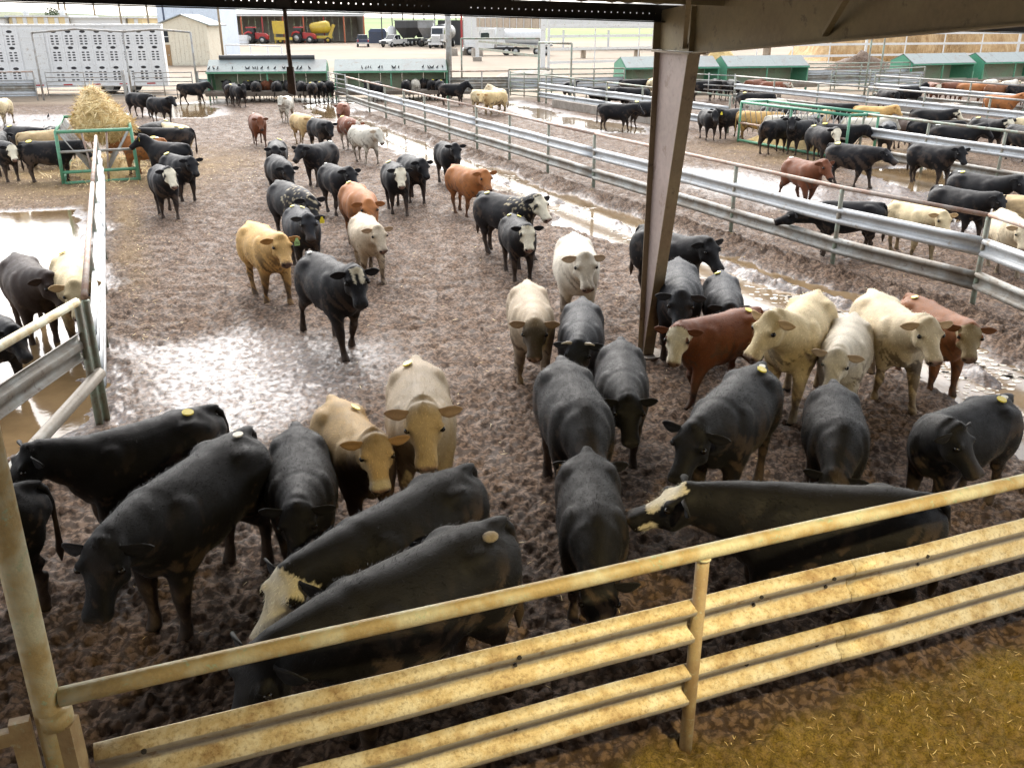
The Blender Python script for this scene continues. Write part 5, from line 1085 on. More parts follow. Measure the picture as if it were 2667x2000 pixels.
def paint(V, fr, coat, face, nb, rs, seed):
    """coat colours per vertex: base, face markings, muddy legs, dark muzzle"""
    base = np.array(COATS[coat]); C = np.tile(base, (len(V), 1)); B, d, Pl, f, side, up = [np.array(q_) for q_ in fr]
    q_ = V - Pl; t = (q_ @ f) / .93; sd_ = q_ @ side; u = q_ @ up
    head = (t > -.085) & (t < .6) & (np.abs(sd_) < .19) & (np.abs(u + .02) < .19)
    nz = fbm(V[:, 0] * 1 + V[:, 2] * .7 + seed, V[:, 1] + V[:, 2] * .8, .16, 4, seed % 97)
    nz2 = fbm(V[:, 0] + seed * 2, V[:, 1] * 1.3 + V[:, 2], .05, 3, seed % 89)
    C *= (1 + .55 * nz)[:, None]
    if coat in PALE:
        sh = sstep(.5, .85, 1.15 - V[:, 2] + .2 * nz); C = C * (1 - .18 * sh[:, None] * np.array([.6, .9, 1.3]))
    if coat == 'duntone':
        k = sstep(.30, .62, V[:, 0] + .75 * (1.0 - V[:, 2]) + .25 * nz) * (~head); C = C * (1 - k[:, None]) + k[:, None] * np.array([.07, .040, .022])
    if coat == 'redpied':
        k = ((V[:, 2] < .62 + .35 * nz) | (nz2 > .24)) | ((V[:, 0] > .35) & (nz > .1)); C[k] = np.array([.62, .56, .47])
    if coat == 'spotwhite':
        k = nz2 > .20; C[k] *= .62
    if coat == 'blackwhite':
        k = nz > .06; C[k] = np.array([.62, .58, .5])
    if coat == 'speck':
        k = (nz2 > .15) & (V[:, 0] > .18) & (V[:, 2] > .75); C[k] = np.array([.45, .38, .25])
    pale = np.array([.78, .71, .54])
    if face == 'whiteface' or face == 'tanface':
        k = head & (t > -.01 + .05 * nz) & ((u > -.115 + .08 * nz) | (t > .28)) & ~((np.abs(t - .15) < .035) & (np.abs(sd_) > .125)); C[k] = (pale if face == 'whiteface' else np.array([.42, .33, .19])) * (1 + .4 * nz[k])[:, None]
    if face == 'patchface':
        k = head & (t > -.02) & (t < .20) & (np.abs(sd_) < .07 + .1 * nz) & (u > .02) & ~((np.abs(sd_) < .026) & (t > .06)); C[k] = pale
    if face == 'splitface':
        k = head & (u > .03 + .06 * nz) & (t > -.03) & (t < .33) & (np.abs(sd_) < .085); C[k] = pale
        k = head & (t > .30) & (u < -.03 + .05 * nz) & (t < .44); C[k] = pale
        k = (~head) & (V[:, 2] < .95 + .2 * nz) & (V[:, 0] > .70); 
    if face == 'darkface':
        k = head * sstep(-.05, .12, t + .1 * nz); C = C * (1 - .80 * k[:, None])
    if face == 'dunface':
        k = head * sstep(.25, .0, t + .1 * nz); C = C * (1 - .35 * k[:, None])
    if face == 'fawnface':
        k = (head * sstep(-.06, .1, t + .2 * nz))[:, None]; C = C * (1 - k + k * np.array([1.05, .95, .7]))
    # muzzle
    mz = head * sstep(.455, .49, t + .01 * nz + .25 * np.minimum(0, .02 - np.abs(u))) * (u > -.075)
    if coat == 'duntone':
        rg = (head * sstep(.36, .41, t))[:, None]; C = C * (1 - rg) + rg * np.array([.72, .62, .44])
    if coat in PALE or face in ('whiteface', 'tanface'): C = C * (1 - mz[:, None]) + mz[:, None] * np.array([.30, .19, .15])
    else: C = C * (1 - mz[:, None]) + mz[:, None] * np.array([.035, .033, .034])
    nost = head & (np.hypot((np.abs(sd_) - .060) / .022, (u - .018) / .018) < 1) & (t > .47); C[nost] = (.008, .007, .007)
    mouth = head & (np.abs(u + .072) < .008) & (t > .36); C[mouth] *= .35
    # eye sockets
    eye = head & (np.hypot((t - .162) / .042, (u - .036) / .034) < 1) & (np.abs(sd_) > .10); C[eye] *= .7
    # mud on legs and belly
    mud = np.array([.095, .066, .048]); k = sstep(.62, .16, V[:, 2] + .6 * nz) * .95 * np.clip(.75 + 1.2 * nz2, 0, 1); C = C * (1 - k[:, None]) + k[:, None] * mud
    k = np.clip(sstep(.08, .16, nz + .7 * nz2) * sstep(1.2, .65, V[:, 2]) * .8 + sstep(.05, .12, nz + .6 * nz2) * sstep(-.35, -.6, V[:, 0]) * sstep(1.15, .85, V[:, 2]) * .6, 0, .85); C = C * (1 - k[:, None]) + k[:, None] * mud
    hoof = V[:, 2] < .055; C[hoof] = (.03, .023, .018)
    # ears: paler or darker lining
    if nb is not None:
        ev = np.zeros(len(V), bool); ev[nb:] = True; ea = ev & (V[:, 0] > .3)
        if coat in PALE: C[ea] = base * .8 * np.array([1, .84, .72])
        elif face == 'tanface' or coat in ('red', 'red2', 'orange', 'lightred'): C[ea] = base * .8
        else: C[ea] = base * 1.3 if face != 'darkface' else base * .35
        tl = ev & (V[:, 0] < -.5) & (V[:, 2] < .55); C[tl] = C[tl] * .5 + .5 * mud
    return np.clip(C, .004, .9)
def small(name, mat, parent, key, fn, cache={}):
    if key not in cache: mb = MB(); fn(mb); cache[key] = mb.mesh(name, M[mat], True)
    return link(name, cache[key], parent)
def finish_cattle():
    bpy.context.view_layer.update(); dg = bpy.context.evaluated_depsgraph_get()
    for n_, (e, tmp, fr, feet, rs) in enumerate(JOBS):
        x, y, h, sc, coat, face, yaw, pose, legs, tags, label, grp = e
        ev = tmp.evaluated_get(dg); src = ev.to_mesh(); nv_ = len(src.vertices); co = np.empty(nv_ * 3, np.float32); src.vertices.foreach_get('co', co); co = co.reshape(-1, 3).astype(float)
        npoly = len(src.polygons); lt = np.empty(npoly, np.int32); src.polygons.foreach_get('loop_total', lt); ls = np.empty(npoly, np.int32); src.polygons.foreach_get('loop_start', ls)
        li = np.empty(len(src.loops), np.int32); src.loops.foreach_get('vertex_index', li); ev.to_mesh_clear()
        ex, ears = cow_extra(fr, rs, rs.uniform(6, 26)); nb = nv_
        V = np.vstack([co, np.array(ex.v)]); far = y > 30
        # slack skin, folds on the neck and over the ribs
        if not far:
            w_ = (.0012 * np.sin(V[:, 0] * 38 + 9 * V[:, 2] + 5 * np.abs(V[:, 1])) * sstep(.40, .6, V[:, 0]) + .010 * fbm(V[:, 0] * 1.0 + n_, V[:, 2] + V[:, 1], .16, 3, n_)) * (V[:, 2] > .5)
            V[:nb, 1] += (w_ * np.sign(V[:, 1]))[:nb]
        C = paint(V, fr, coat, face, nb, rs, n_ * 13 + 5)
        loops = np.concatenate([li] + [np.array(f_, np.int32) + nb for f_ in ex.f]); tot = np.concatenate([lt, np.array([len(f_) for f_ in ex.f], np.int32)])
        me = bpy.data.meshes.new('cow'); me.vertices.add(len(V)); me.vertices.foreach_set('co', V.astype(np.float32).ravel())
        me.loops.add(len(loops)); me.loops.foreach_set('vertex_index', loops.astype(np.int32)); me.polygons.add(len(tot)); me.polygons.foreach_set('loop_start', np.concatenate([[0], np.cumsum(tot)[:-1]]).astype(np.int32))
        me.update(calc_edges=True); me.polygons.foreach_set('use_smooth', np.ones(len(tot), bool)); me.validate()
        at = me.color_attributes.new('coat', 'FLOAT_COLOR', 'POINT'); at.data.foreach_set('color', np.hstack([C, np.ones((len(C), 1))]).astype(np.float32).ravel())
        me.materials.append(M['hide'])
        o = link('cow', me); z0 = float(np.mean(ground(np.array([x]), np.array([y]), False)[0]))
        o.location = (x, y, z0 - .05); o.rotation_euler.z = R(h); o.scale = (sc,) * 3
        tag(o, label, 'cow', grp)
        B, d, Pl, f, side, up = fr
        if y < 17:
            me.calc_loop_triangles() if hasattr(me, 'calc_loop_triangles') else None
            vn = np.empty(len(me.vertices) * 3, np.float32); me.vertex_normals.foreach_get('vector', vn); vn = vn.reshape(-1, 3); vc = np.empty(len(me.vertices) * 3, np.float32); me.vertices.foreach_get('co', vc); vc = vc.reshape(-1, 3)
            g_ = np.random.default_rng(n_); ok_ = np.where((vc[:, 2] > .16) & (np.arange(len(vc)) < nb))[0]; nh = 15000 if y < 10 else 8000
            ri = g_.choice(ok_, nh); P0 = vc[ri] + g_.normal(0, .008, (nh, 3)); N0 = vn[ri]
            Fl = np.tile(np.array([-.75, 0, -.55]), (nh, 1)) + g_.normal(0, .28, (nh, 3)); q_ = (P0 - np.array(Pl)); hm = (q_ @ np.array(f) > -.08) & (np.linalg.norm(q_, axis=1) < .62)
            Fl[hm] = np.array(f) * .9 + g_.normal(0, .3, (int(hm.sum()), 3)); sw_ = fbm(P0[:, 0] + n_, P0[:, 2] + P0[:, 1], .12, 3, n_)[:, None]; Fl += N0[:, [1, 2, 0]] * sw_ * 2.2
            Fl -= N0 * (Fl * N0).sum(1, keepdims=True); Fl /= np.linalg.norm(Fl, axis=1, keepdims=True) + 1e-6; ln = g_.uniform(.016, .034, (nh, 1)); Sd = np.cross(N0, Fl)
            w0 = g_.uniform(.0012, .0022, (nh, 1)) * (1 if y < 10 else 1.5); H = np.stack([P0 - Sd * w0 - N0 * .003, P0 + Sd * w0 - N0 * .003, P0 + Fl * ln + N0 * ln * g_.uniform(.05, .38, (nh, 1))], 1).reshape(-1, 3)
            hme = bpy.data.meshes.new('coat_hair'); hme.vertices.add(nh * 3); hme.vertices.foreach_set('co', H.astype(np.float32).ravel()); hme.loops.add(nh * 3); hme.loops.foreach_set('vertex_index', np.arange(nh * 3, dtype=np.int32)); hme.polygons.add(nh); hme.polygons.foreach_set('loop_start', np.arange(0, nh * 3, 3, dtype=np.int32)); hme.update()
            hc = np.repeat(C[ri] * g_.uniform(.65, 1.45, (nh, 1)), 3, axis=0); at = hme.color_attributes.new('coat', 'FLOAT_COLOR', 'POINT'); at.data.foreach_set('color', np.hstack([np.clip(hc, 0, .9), np.ones((nh * 3, 1))]).astype(np.float32).ravel())
            hme.materials.append(M['hide_hair']); tag(link('coat_hair', hme, o), kind='stuff')
        B, d, Pl, f, side, up = fr; nV = np.array(me.vertices[0].normal)  # noqa
        if y < 30:
            for s in (1, -1):
                ep = Pl + f * .150 + side * (s * .140) + up * .036; c = small('eye', 'eye', o, ('eye',), lambda mb: mb.ball((0, 0, 0), .026, 10, 8)); c.location = ep
        def sticker(px, py, mat, nm, sx=.062, sy=.045):
            k = (np.abs(co[:, 0] - px) < .05) & (np.abs(co[:, 1] - py) < .05)
            if not k.any(): return
            zt = co[k][:, 2].max(); mb = MB(); n = 12
            def hz(a, b):
                kk = np.argmin((co[:, 0] - a) ** 2 + (co[:, 1] - b) ** 2 + ((co[:, 2] - 1.6) * .15) ** 2); return co[kk, 2]
            kk_ = np.hypot(co[:, 0] - px, co[:, 1] - py) < .035; c0 = (co[kk_, 2].max() if kk_.any() else hz(px, py)) + .004; gx = (hz(px + .05, py) - hz(px - .05, py)) / .1; gy = (hz(px, py + .05) - hz(px, py - .05)) / .1; gx = max(-1, min(1, gx)); gy = max(-1.2, min(1.2, gy))
            ring = [(px + sx * math.cos(2 * math.pi * i / n), py + sy * math.sin(2 * math.pi * i / n)) for i in range(n)]
            top = [(a, b, c0 + gx * (a - px) + gy * (b - py) + .012) for a, b in ring]; bot = [(a, b, c - .012) for a, b, c in top]
            mb.add(top + bot, [tuple(range(n)), tuple(range(n, 2 * n))[::-1]] + [(i, n + i, n + (i + 1) % n, (i + 1) % n) for i in range(n)])
            mb.build(nm, M[mat], o)
        yc = tags.count('y'); b1 = .085 * (1 if (-x * -math.sin(R(h)) - y * math.cos(R(h))) > 0 else -1); big = 1.0 if y < 22 else 1.5
        if yc >= 1: sticker(-.47, b1, 'tag_yellow', 'rump_sticker', .058 * big, .045 * big)
        if yc >= 2: sticker(-.30, -b1, 'tag_yellow', 'rump_sticker', .058 * big, .045 * big)
        if 'Y' in tags: sticker(-.30, .13, 'tag_yellow', 'rump_sticker')
        if 'w' in tags: sticker(-.56, b1 * .7, 'tag_white', 'rump_sticker', .055 * big, .028 * big)
        if 'm' in tags:
            c = small('mud_clod', 'clod', o, 'clod', lambda mb: mb.ball((0, 0, 0), (.06, .05, .03), 9, 6)); c.location = (-.56, .12, 1.19)
        for ch, mat, s in (('e', 'tag_yellow', 1), ('E', 'tag_yellow', 1), ('G', 'tag_green', 1), ('o', 'tag_orange', -1)):
            if ch in tags:
                root, oo, flat, nr = ears[0 if s > 0 else 1]; c0 = root + oo * .13; dn = Vector((0, 0, -1)); fw = (f - dn * f.dot(dn)).normalized(); lat = dn.cross(fw)
                mb = MB(); pts = [c0 + fw * .03 + lat * a + dn * b for a, b in ((-.018, -.015), (.018, -.015), (.024, .02), (.042, .04), (.042, .105), (-.042, .105), (-.042, .04), (-.024, .02))]
                mb.prism(pts, (0, 0, 0), fw * .006); et = mb.build('ear_tag', M[mat], o)
                if ch in 'Go':
                    tc = bpy.data.curves.new('tagno', 'FONT'); tc.body = '70' if ch == 'G' else '11'; tc.size = .062; tc.align_x = 'CENTER'; tc.align_y = 'CENTER'; tc.extrude = .001
                    to = bpy.data.objects.new('tagno', tc); col.objects.link(to); bpy.context.view_layer.update(); d2 = bpy.context.evaluated_depsgraph_get(); tm = bpy.data.meshes.new_from_object(to.evaluated_get(d2)); bpy.data.objects.remove(to); tm.materials.clear(); tm.materials.append(M['tag_print'])
                    t_ = link('tag_number', tm, et); mt = Matrix.Identity(4); xax = fw.cross(dn) * -1
                    rows = (dn.cross(fw) * 1, -dn, fw); xx = (-dn).cross(fw)
                    for i_, ax in enumerate((xx, -dn, fw)):
                        for r_ in range(3): mt[r_][i_] = ax[r_]
                    pos = c0 + fw * .038 + dn * .068
                    for r_ in range(3): mt[r_][3] = pos[r_]
                    t_.matrix_local = mt
        if 'h' in tags:
            for s in (1, -1):
                mb = MB(); r0 = Pl + side * (s * .07) + up * .07; mb.tube([r0, r0 + side * (s * .07) + up * .02, r0 + side * (s * .13) + up * .05 + f * .03], [.022, .017, .006], 8); mb.build('horn', M['horn'], o, True)
    for j in JOBS:
        m_ = j[1].data; bpy.data.objects.remove(j[1]); bpy.data.meshes.remove(m_)
COWS = [
 (-3.29, 7.19, -137, 0.93, 'black', '', 0, 'mid', 'stand', 'y', 'black steer beside the bent guardrail corner, head behind the tall green post', 'cattle of the middle pen'),
 (-2.49, 6.16, -109, 1.04, 'black', '', 15, 'low', 'stand', 'w', 'black steer with head lowered, right behind the tall post, pale tag on rump', 'cattle of the middle pen'),
 (-1.78, 6.73, -76, 0.9, 'black', '', -3, 'low', 'stand', '', 'black steer walking head down between two bigger black cattle and the tan pair', 'cattle of the middle pen'),
 (-4.27, 5.82, -141, 0.9, 'black', '', 0, 'mid', 'stand', '', 'black steer cut off by the frame edge behind the tall green post', 'cattle of the middle pen'),
 (-1.43, 7.38, -63, 0.9, 'duntone', 'dunface', -14, 'gaze', 'stand', 'Y', 'tan steer with dark brown chest and small upright ears gazing up at the viewer', 'cattle of the middle pen'),
 (-0.87, 7.82, -82, 1.05, 'fawn', 'fawnface', 4, 'gaze', 'stand', 'y', 'pale fawn steer with lowered head behind the dark chested tan one', 'cattle of the middle pen'),
 (-0.81, 5.67, -128, 1.01, 'black', 'whiteface', -5, 'low', 'stand', '', 'black steer with yellowish white face grazing at the near rail', 'cattle of the middle pen'),
 (-0.66, 4.81, -136, 1.06, 'black', '', 8, 'low', 'stand', 'm', 'black steer nearest the front rail, mud clod on its rump, nose low', 'cattle of the middle pen'),
 (0.59, 7.83, -83, 1.04, 'black', '', -12, 'graze', 'stand', 'o', 'tall black steer with orange ear tag, nose buried behind another black back', 'cattle of the middle pen'),
 (0.62, 6.17, -91, 0.9, 'black', '', 5, 'graze', 'stand', '', 'black steer seen from above with flat ears, grazing beside the front rail post', 'cattle of the middle pen'),
 (1.16, 8.87, -95, 0.93, 'black', '', 8, 'low', 'stand', '', 'black steer with bent head standing beside the foot of the steel column', 'cattle of the middle pen'),
 (2.11, 7.85, -122, 1.02, 'black', '', -5, 'low', 'stand', 'yw', 'black steer with bright yellow sticker on rump, face turned down toward the rail', 'cattle of the middle pen'),
 (3.06, 7.74, -104, 0.9, 'black', '', -18, 'graze', 'stand', '', 'black steer grazing below the big eared white one', 'cattle of the middle pen'),
 (4.19, 7.63, -148, 0.91, 'black', '', 92, 'mid', 'stand', 'yw', 'black steer with two yellow rump stickers, head turned back over its shoulder', 'cattle of the middle pen'),
 (2.29, 5.79, 175, 1.03, 'black', 'splitface', 0, 'level', 'stand', '', 'black steer broadside behind the front rail, black face splashed with white', 'cattle of the middle pen'),
 (0.24, 11.11, -87, 0.97, 'fawn', 'darkface', 0, 'low', 'walk', '', 'fawn steer with dark smoky face following the bluish black one', 'cattle of the middle pen'),
 (0.85, 10.49, -95, 0.93, 'bluish', '', 0, 'low', 'stand', 'h', 'bluish black steer with pale horn tips, head down beside the dark faced fawn', 'cattle of the middle pen'),
 (2.52, 10.48, -147, 0.9, 'red', 'whiteface', 36, 'mid', 'walk', 'y', 'deep red steer with a clean white face right of the steel column', 'cattle of the middle pen'),
 (2.53, 14.35, -62, 1.02, 'black', '', 5, 'mid', 'walk', '', 'black steer passing behind the steel column', 'cattle of the middle pen'),
 (2.3, 12.03, -98, 1.03, 'bluish', '', -2, 'low', 'walk', '', 'bluish black steer facing front just right of the column', 'cattle of the middle pen'),
 (2.91, 11.97, -99, 0.9, 'bluish', '', 8, 'low', 'stand', 'yw', 'black steer with yellow stickers standing close behind the white faced red one', 'cattle of the middle pen'),
 (3.44, 10.23, -120, 1.06, 'cream', '', -32, 'mid', 'walk', '', 'yellowish cream steer with head turned aside above the white faced red steer', 'cattle of the middle pen'),
 (3.92, 9.98, -115, 0.9, 'white', '', -4, 'low', 'stand', '', 'off white steer with very wide ears facing the viewer', 'cattle of the middle pen'),
 (4.65, 10.55, -90, 0.99, 'cream2', '', 8, 'mid', 'walk', '', 'ivory steer with wrinkled neck beside the red steer by the fence', 'cattle of the middle pen'),
 (5.41, 10.98, -82, 0.9, 'red2', 'tanface', -28, 'mid', 'stand', 'y', 'red brown steer with buff face nearest the curved guardrail end', 'cattle of the middle pen'),
 (0.98, 13.45, -90, 1.06, 'white', '', 8, 'mid', 'walk', '', 'small white steer walking up beside a white faced black one', 'cattle of the middle pen'),
 (0.11, 16.11, -78, 0.9, 'black', 'whiteface', -4, 'mid', 'stand', 'yy', 'black steer with white face and two yellow rump stickers facing front', 'cattle of the middle pen'),
 (-0.11, 17.68, -47, 1.01, 'speck', 'whiteface', -5, 'mid', 'walk', 'y', 'straw flecked black steer with white face pointing to the muddy ditch', 'cattle of the middle pen'),
 (-1.07, 21.7, -59, 0.97, 'orange', '', 0, 'mid', 'walk', '', 'orange red steer by the ditch under the black one with raised ears', 'cattle of the middle pen'),
 (-1.82, 26.1, -72, 0.97, 'black', '', 0, 'mid', 'stand', '', 'black steer with raised ears beside the ditch, alone near the long guardrail', 'cattle of the middle pen'),
 (-2.82, 22.1, -74, 0.97, 'black', 'whiteface', 0, 'mid', 'walk', 'y', 'black steer with bright white face walking in front of its black twin', 'cattle of the middle pen'),
 (-2.56, 23.47, -69, 0.97, 'black', '', 5, 'mid', 'walk', '', 'black steer half hidden behind the white faced walker, no white marks', 'cattle of the middle pen'),
 (-4.82, 30.36, -51, 0.97, 'spotwhite', '', -5, 'low', 'walk', '', 'cream white steer with faint spots following the red pied one', 'cattle of the middle pen'),
 (-5.89, 33.61, -63, 0.95, 'redpied', '', 15, 'low', 'walk', 'y', 'red and white pied steer with white brisket before the spotted white one', 'cattle of the middle pen'),
 (-7.14, 39.69, -82, 0.95, 'lightred', '', -15, 'low', 'walk', '', 'light red steer with lowered head at the far end near the gate', 'cattle of the middle pen'),
 (-6.72, 32.68, -57, 0.97, 'black', '', -5, 'low', 'stand', 'w', 'black steer standing tight beside the yellow cream one', 'cattle of the middle pen'),
 (-7.84, 34.94, -55, 0.95, 'yellow', '', 0, 'low', 'walk', '', 'pale yellow cream steer seen from behind, head hidden by a black neighbour', 'cattle of the middle pen'),
 (-5.45, 26.11, -110, 0.97, 'black', '', 0, 'mid', 'stand', 'w', 'black steer facing the other way in the middle of the herd', 'cattle of the middle pen'),
 (-4.21, 21.91, -60, 0.97, 'black', '', 8, 'mid', 'walk', 'w', 'black steer with yellow rump mark right behind the orange one', 'cattle of the middle pen'),
 (-3.11, 18.37, -69, 1.06, 'orange', '', -8, 'low', 'walk', 'y', 'bright orange red steer with head down before the pale cream one', 'cattle of the middle pen'),
 (-6.74, 26.45, -79, 0.97, 'black', '', 0, 'low', 'walk', 'y', 'black steer with drooping ears at the head of the black file, yellow sticker', 'cattle of the middle pen'),
 (-5.91, 23.33, -65, 0.97, 'black', '', -2, 'low', 'walk', '', 'second black steer of the file, head low, no sticker', 'cattle of the middle pen'),
 (-4.54, 18.67, -56, 1.06, 'speck', '', -5, 'low', 'walk', '', 'black steer with straw white flecks on its neck and head', 'cattle of the middle pen'),
 (-3.9, 16.63, -68, 0.95, 'bluish', '', -5, 'mid', 'walk', 'yyE', 'black steer with yellow ear tag and two yellow stickers behind the golden one', 'cattle of the middle pen'),
 (-4.11, 14.76, -57, 1.01, 'gold', '', -8, 'mid', 'walk', 'G', 'golden buckskin steer with green ear tag printed 70', 'cattle of the middle pen'),
 (-2.56, 12.41, -56, 1.06, 'black', 'patchface', -8, 'mid', 'walk2', 'w', 'large black steer with white forehead ring striding over the open mud', 'cattle of the middle pen'),
 (-2.61, 16.11, -71, 0.91, 'creamgrey', '', 5, 'mid', 'walk', '', 'pale greyish cream steer with brown ears behind the striding black one', 'cattle of the middle pen'),
 (-9.45, 34.7, -68, 0.95, 'red', '', 0, 'low', 'walk', 'w', 'dark red steer walking alone on the far mud', 'cattle of the middle pen'),
 (-10.36, 43.06, -89, 0.95, 'spotwhite', '', 0, 'mid', 'walk', '', 'white steer below the hanging rusty pipe', 'cattle of the middle pen'),
 (-7.11, 12.85, -53, 1.02, 'rusty', '', 22, 'low', 'stand', '', 'brownish black steer standing in the flooded corner', 'cattle in the flooded pen'),
 (-6.31, 12.61, -63, 1.03, 'cream', '', 0, 'low', 'stand', 'y', 'cream steer in the flooded corner behind the guardrail', 'cattle in the flooded pen'),
 (-6.69, 10.91, -41, 0.9, 'black', '', 0, 'low', 'stand', '', 'black steer almost out of frame in the flooded pen', 'cattle in the flooded pen'),
 (-14.84, 26.78, -37, 0.97, 'black', 'whiteface', -15, 'low', 'stand', 'y', 'black steer with white face left of the hay rack', 'cattle around the golden hay bale'),
 (-13.3, 26.48, 2, 0.97, 'black', '', 0, 'low', 'stand', 'y', 'long black steer feeding broadside at the hay rack, sticker at the tail', 'cattle around the golden hay bale'),
 (-16.0, 30.43, -23, 0.97, 'black', '', 0, 'low', 'stand', 'y', 'black steer behind the tan one on the near side of the hay rack', 'cattle around the golden hay bale'),
 (-14.63, 29.12, 38, 0.97, 'tan', '', 0, 'level', 'stand', '', 'tan steer feeding between two black ones at the hay rack', 'cattle around the golden hay bale'),
 (-14.79, 30.34, -34, 0.97, 'blackwhite', '', 0, 'low', 'stand', '', 'black steer with white patch mostly hidden by the tan feeder', 'cattle around the golden hay bale'),
 (-22.99, 42.33, -85, 0.95, 'cream', '', 0, 'mid', 'stand', '', 'cream steer cut by the frame edge in the far corner', 'cattle of the middle pen'),
 (-15.79, 28.26, 102, 0.97, 'black', '', 0, 'low', 'stand', '', 'black steer at the frame edge behind the white faced one', 'cattle around the golden hay bale'),
 (-17.85, 45.07, -31, 0.95, 'black', '', 0, 'low', 'stand', '', 'black steer behind the hay bale with its head tucked away', 'cattle of the middle pen'),
 (-15.83, 42.37, -31, 0.95, 'black', '', -15, 'mid', 'stand', '', 'black steer just beyond the hay bale, head toward the bunks', 'cattle of the middle pen'),
 (-17.87, 52.94, 25, 0.95, 'black', '', 0, 'mid', 'walk', '', 'black steer walking up to the end of the first green bunk', 'cattle at the bunks'),
 (-13.16, 31.57, 144, 0.97, 'tan', '', 0, 'low', 'stand', '', 'tan steer at the far side of the hay rack', 'cattle around the golden hay bale'),
 (-11.1, 30.0, -171, 0.97, 'black', '', 0, 'low', 'stand', 'yy', 'black steer with two yellow stickers reaching into the hay rack', 'cattle around the golden hay bale'),
 (-11.23, 31.17, 135, 0.97, 'cream', '', 0, 'low', 'stand', '', 'cream backed steer showing over the stickered black one', 'cattle around the golden hay bale'),
 (-11.01, 27.58, 166, 0.97, 'orange', '', 0, 'low', 'stand', 'yw', 'orange red steer feeding at the hay rack', 'cattle around the golden hay bale'),
 (-9.83, 26.36, 158, 0.97, 'black', '', 35, 'up', 'stand', 'E', 'black steer by the hay rack staring with yellow ear tag', 'cattle around the golden hay bale'),
 (-8.64, 23.77, -48, 0.97, 'black', '', -5, 'mid', 'stand', 'y', 'black steer with rump sticker behind the pale faced one near the rack', 'cattle around the golden hay bale'),
 (-8.24, 21.56, -62, 0.97, 'black', 'whiteface', 5, 'mid', 'walk', '', 'small black steer with cream white face leaving the hay rack', 'cattle around the golden hay bale'),
 (-12.09, 31.81, -100, 0.97, 'black', '', 0, 'low', 'stand', 'y', 'black steer furthest back at the hay rack', 'cattle around the golden hay bale'),
 (-15.37, 51.84, 94, 0.95, 'black', '', -10, 'low', 'stand', 'y', 'black steer, rump out, first at the end of the first bunk', 'cattle at the bunks'),
 (-14.6, 50.51, -52, 0.95, 'black', '', -10, 'mid', 'stand', '', 'black steer turned broadside at the end of the first bunk', 'cattle at the bunks'),
 (-15.25, 54.74, 101, 0.95, 'black', '', 0, 'low', 'stand', 'y', 'black steer feeding just before the red one at the first bunk', 'cattle at the bunks'),
 (-14.59, 54.04, 103, 0.95, 'black', '', 0, 'low', 'stand', '', 'black steer feeding shoulder to shoulder with the red one', 'cattle at the bunks'),
 (-14.23, 55.09, 94, 0.95, 'red', '', -20, 'low', 'stand', '', 'red steer feeding alone among black ones at the first bunk', 'cattle at the bunks'),
 (-16.34, 54.42, 109, 0.95, 'black', '', 0, 'low', 'stand', '', 'black steer deep in shade at the first bunk end', 'cattle at the bunks'),
 (-13.41, 54.13, 97, 0.95, 'black', '', 0, 'low', 'stand', '', 'black steer feeding behind the hanging pipe', 'cattle at the bunks'),
 (-12.79, 54.42, 116, 0.95, 'black', '', 0, 'low', 'stand', 'y', 'black steer with tag feeding right of the hanging pipe', 'cattle at the bunks'),
 (-12.03, 54.14, 108, 0.95, 'black', '', 0, 'low', 'stand', '', 'black steer, second past the pipe at the first bunk', 'cattle at the bunks'),
 (-11.28, 53.43, 103, 0.95, 'black', '', 0, 'low', 'stand', 'y', 'black steer, third past the pipe, sticker on its tailhead', 'cattle at the bunks'),
 (-10.94, 54.15, 106, 0.95, 'black', '', 0, 'low', 'stand', 'y', 'black steer, fourth past the pipe, sticker on its rump', 'cattle at the bunks'),
 (-10.57, 54.75, 105, 0.95, 'black', '', 0, 'low', 'stand', '', 'black steer at the far end of the first bunk by the gate', 'cattle at the bunks'),
 (-7.8, 53.6, -111, 0.95, 'black', '', 0, 'mid', 'stand', '', 'black steer broadside in the second bunk behind the rail', 'cattle at the bunks'),
 (-6.16, 55.4, 92, 0.95, 'black', '', 0, 'low', 'stand', 'w', 'black steer with white rump mark beside the white one at the second bunk', 'cattle at the bunks'),
 (-5.69, 55.89, 96, 0.95, 'white', '', 0, 'low', 'stand', '', 'white steer seen from behind at the second bunk', 'cattle at the bunks'),
 (-5.24, 56.37, 94, 0.95, 'black', '', 0, 'low', 'stand', '', 'black steer between the white one and the stickered one at the second bunk', 'cattle at the bunks'),
 (-4.7, 55.8, 92, 0.95, 'black', '', 0, 'low', 'stand', 'y', 'black steer with yellow sticker on its tail at the second bunk', 'cattle at the bunks'),
 (-4.2, 55.39, 92, 0.95, 'black', '', 0, 'low', 'stand', 'y', 'black steer last in line at the second bunk', 'cattle at the bunks'),
 (-3.22, 51.62, -10, 0.95, 'black', '', 0, 'up', 'stand', '', 'black steer with head high leaving the second bunk', 'cattle at the bunks'),
 (-1.45, 47.08, -45, 0.95, 'cream', '', 0, 'low', 'stand', '', 'cream steer with dirty flank side by side with two others on the wet mud', 'cattle in the second pen'),
 (-0.86, 46.09, -136, 0.95, 'yellow', '', 25, 'low', 'stand', '', 'yellow cream steer with lowered head in front of the cream pair', 'cattle in the second pen'),
 (-0.71, 48.17, 113, 0.95, 'cream2', '', 70, 'up', 'stand', '', 'cream steer with reddish ears peering over the yellow one', 'cattle at the bunks'),
 (4.43, 39.81, -13, 0.95, 'black', '', 0, 'low', 'walk', '', 'black steer standing at the concrete kerb puddle in front of the column', 'cattle in the second pen'),
 (5.83, 40.93, 8, 0.95, 'black', '', 0, 'low', 'stand', 'y', 'black steer with tag, front half hidden by the column', 'cattle in the second pen'),
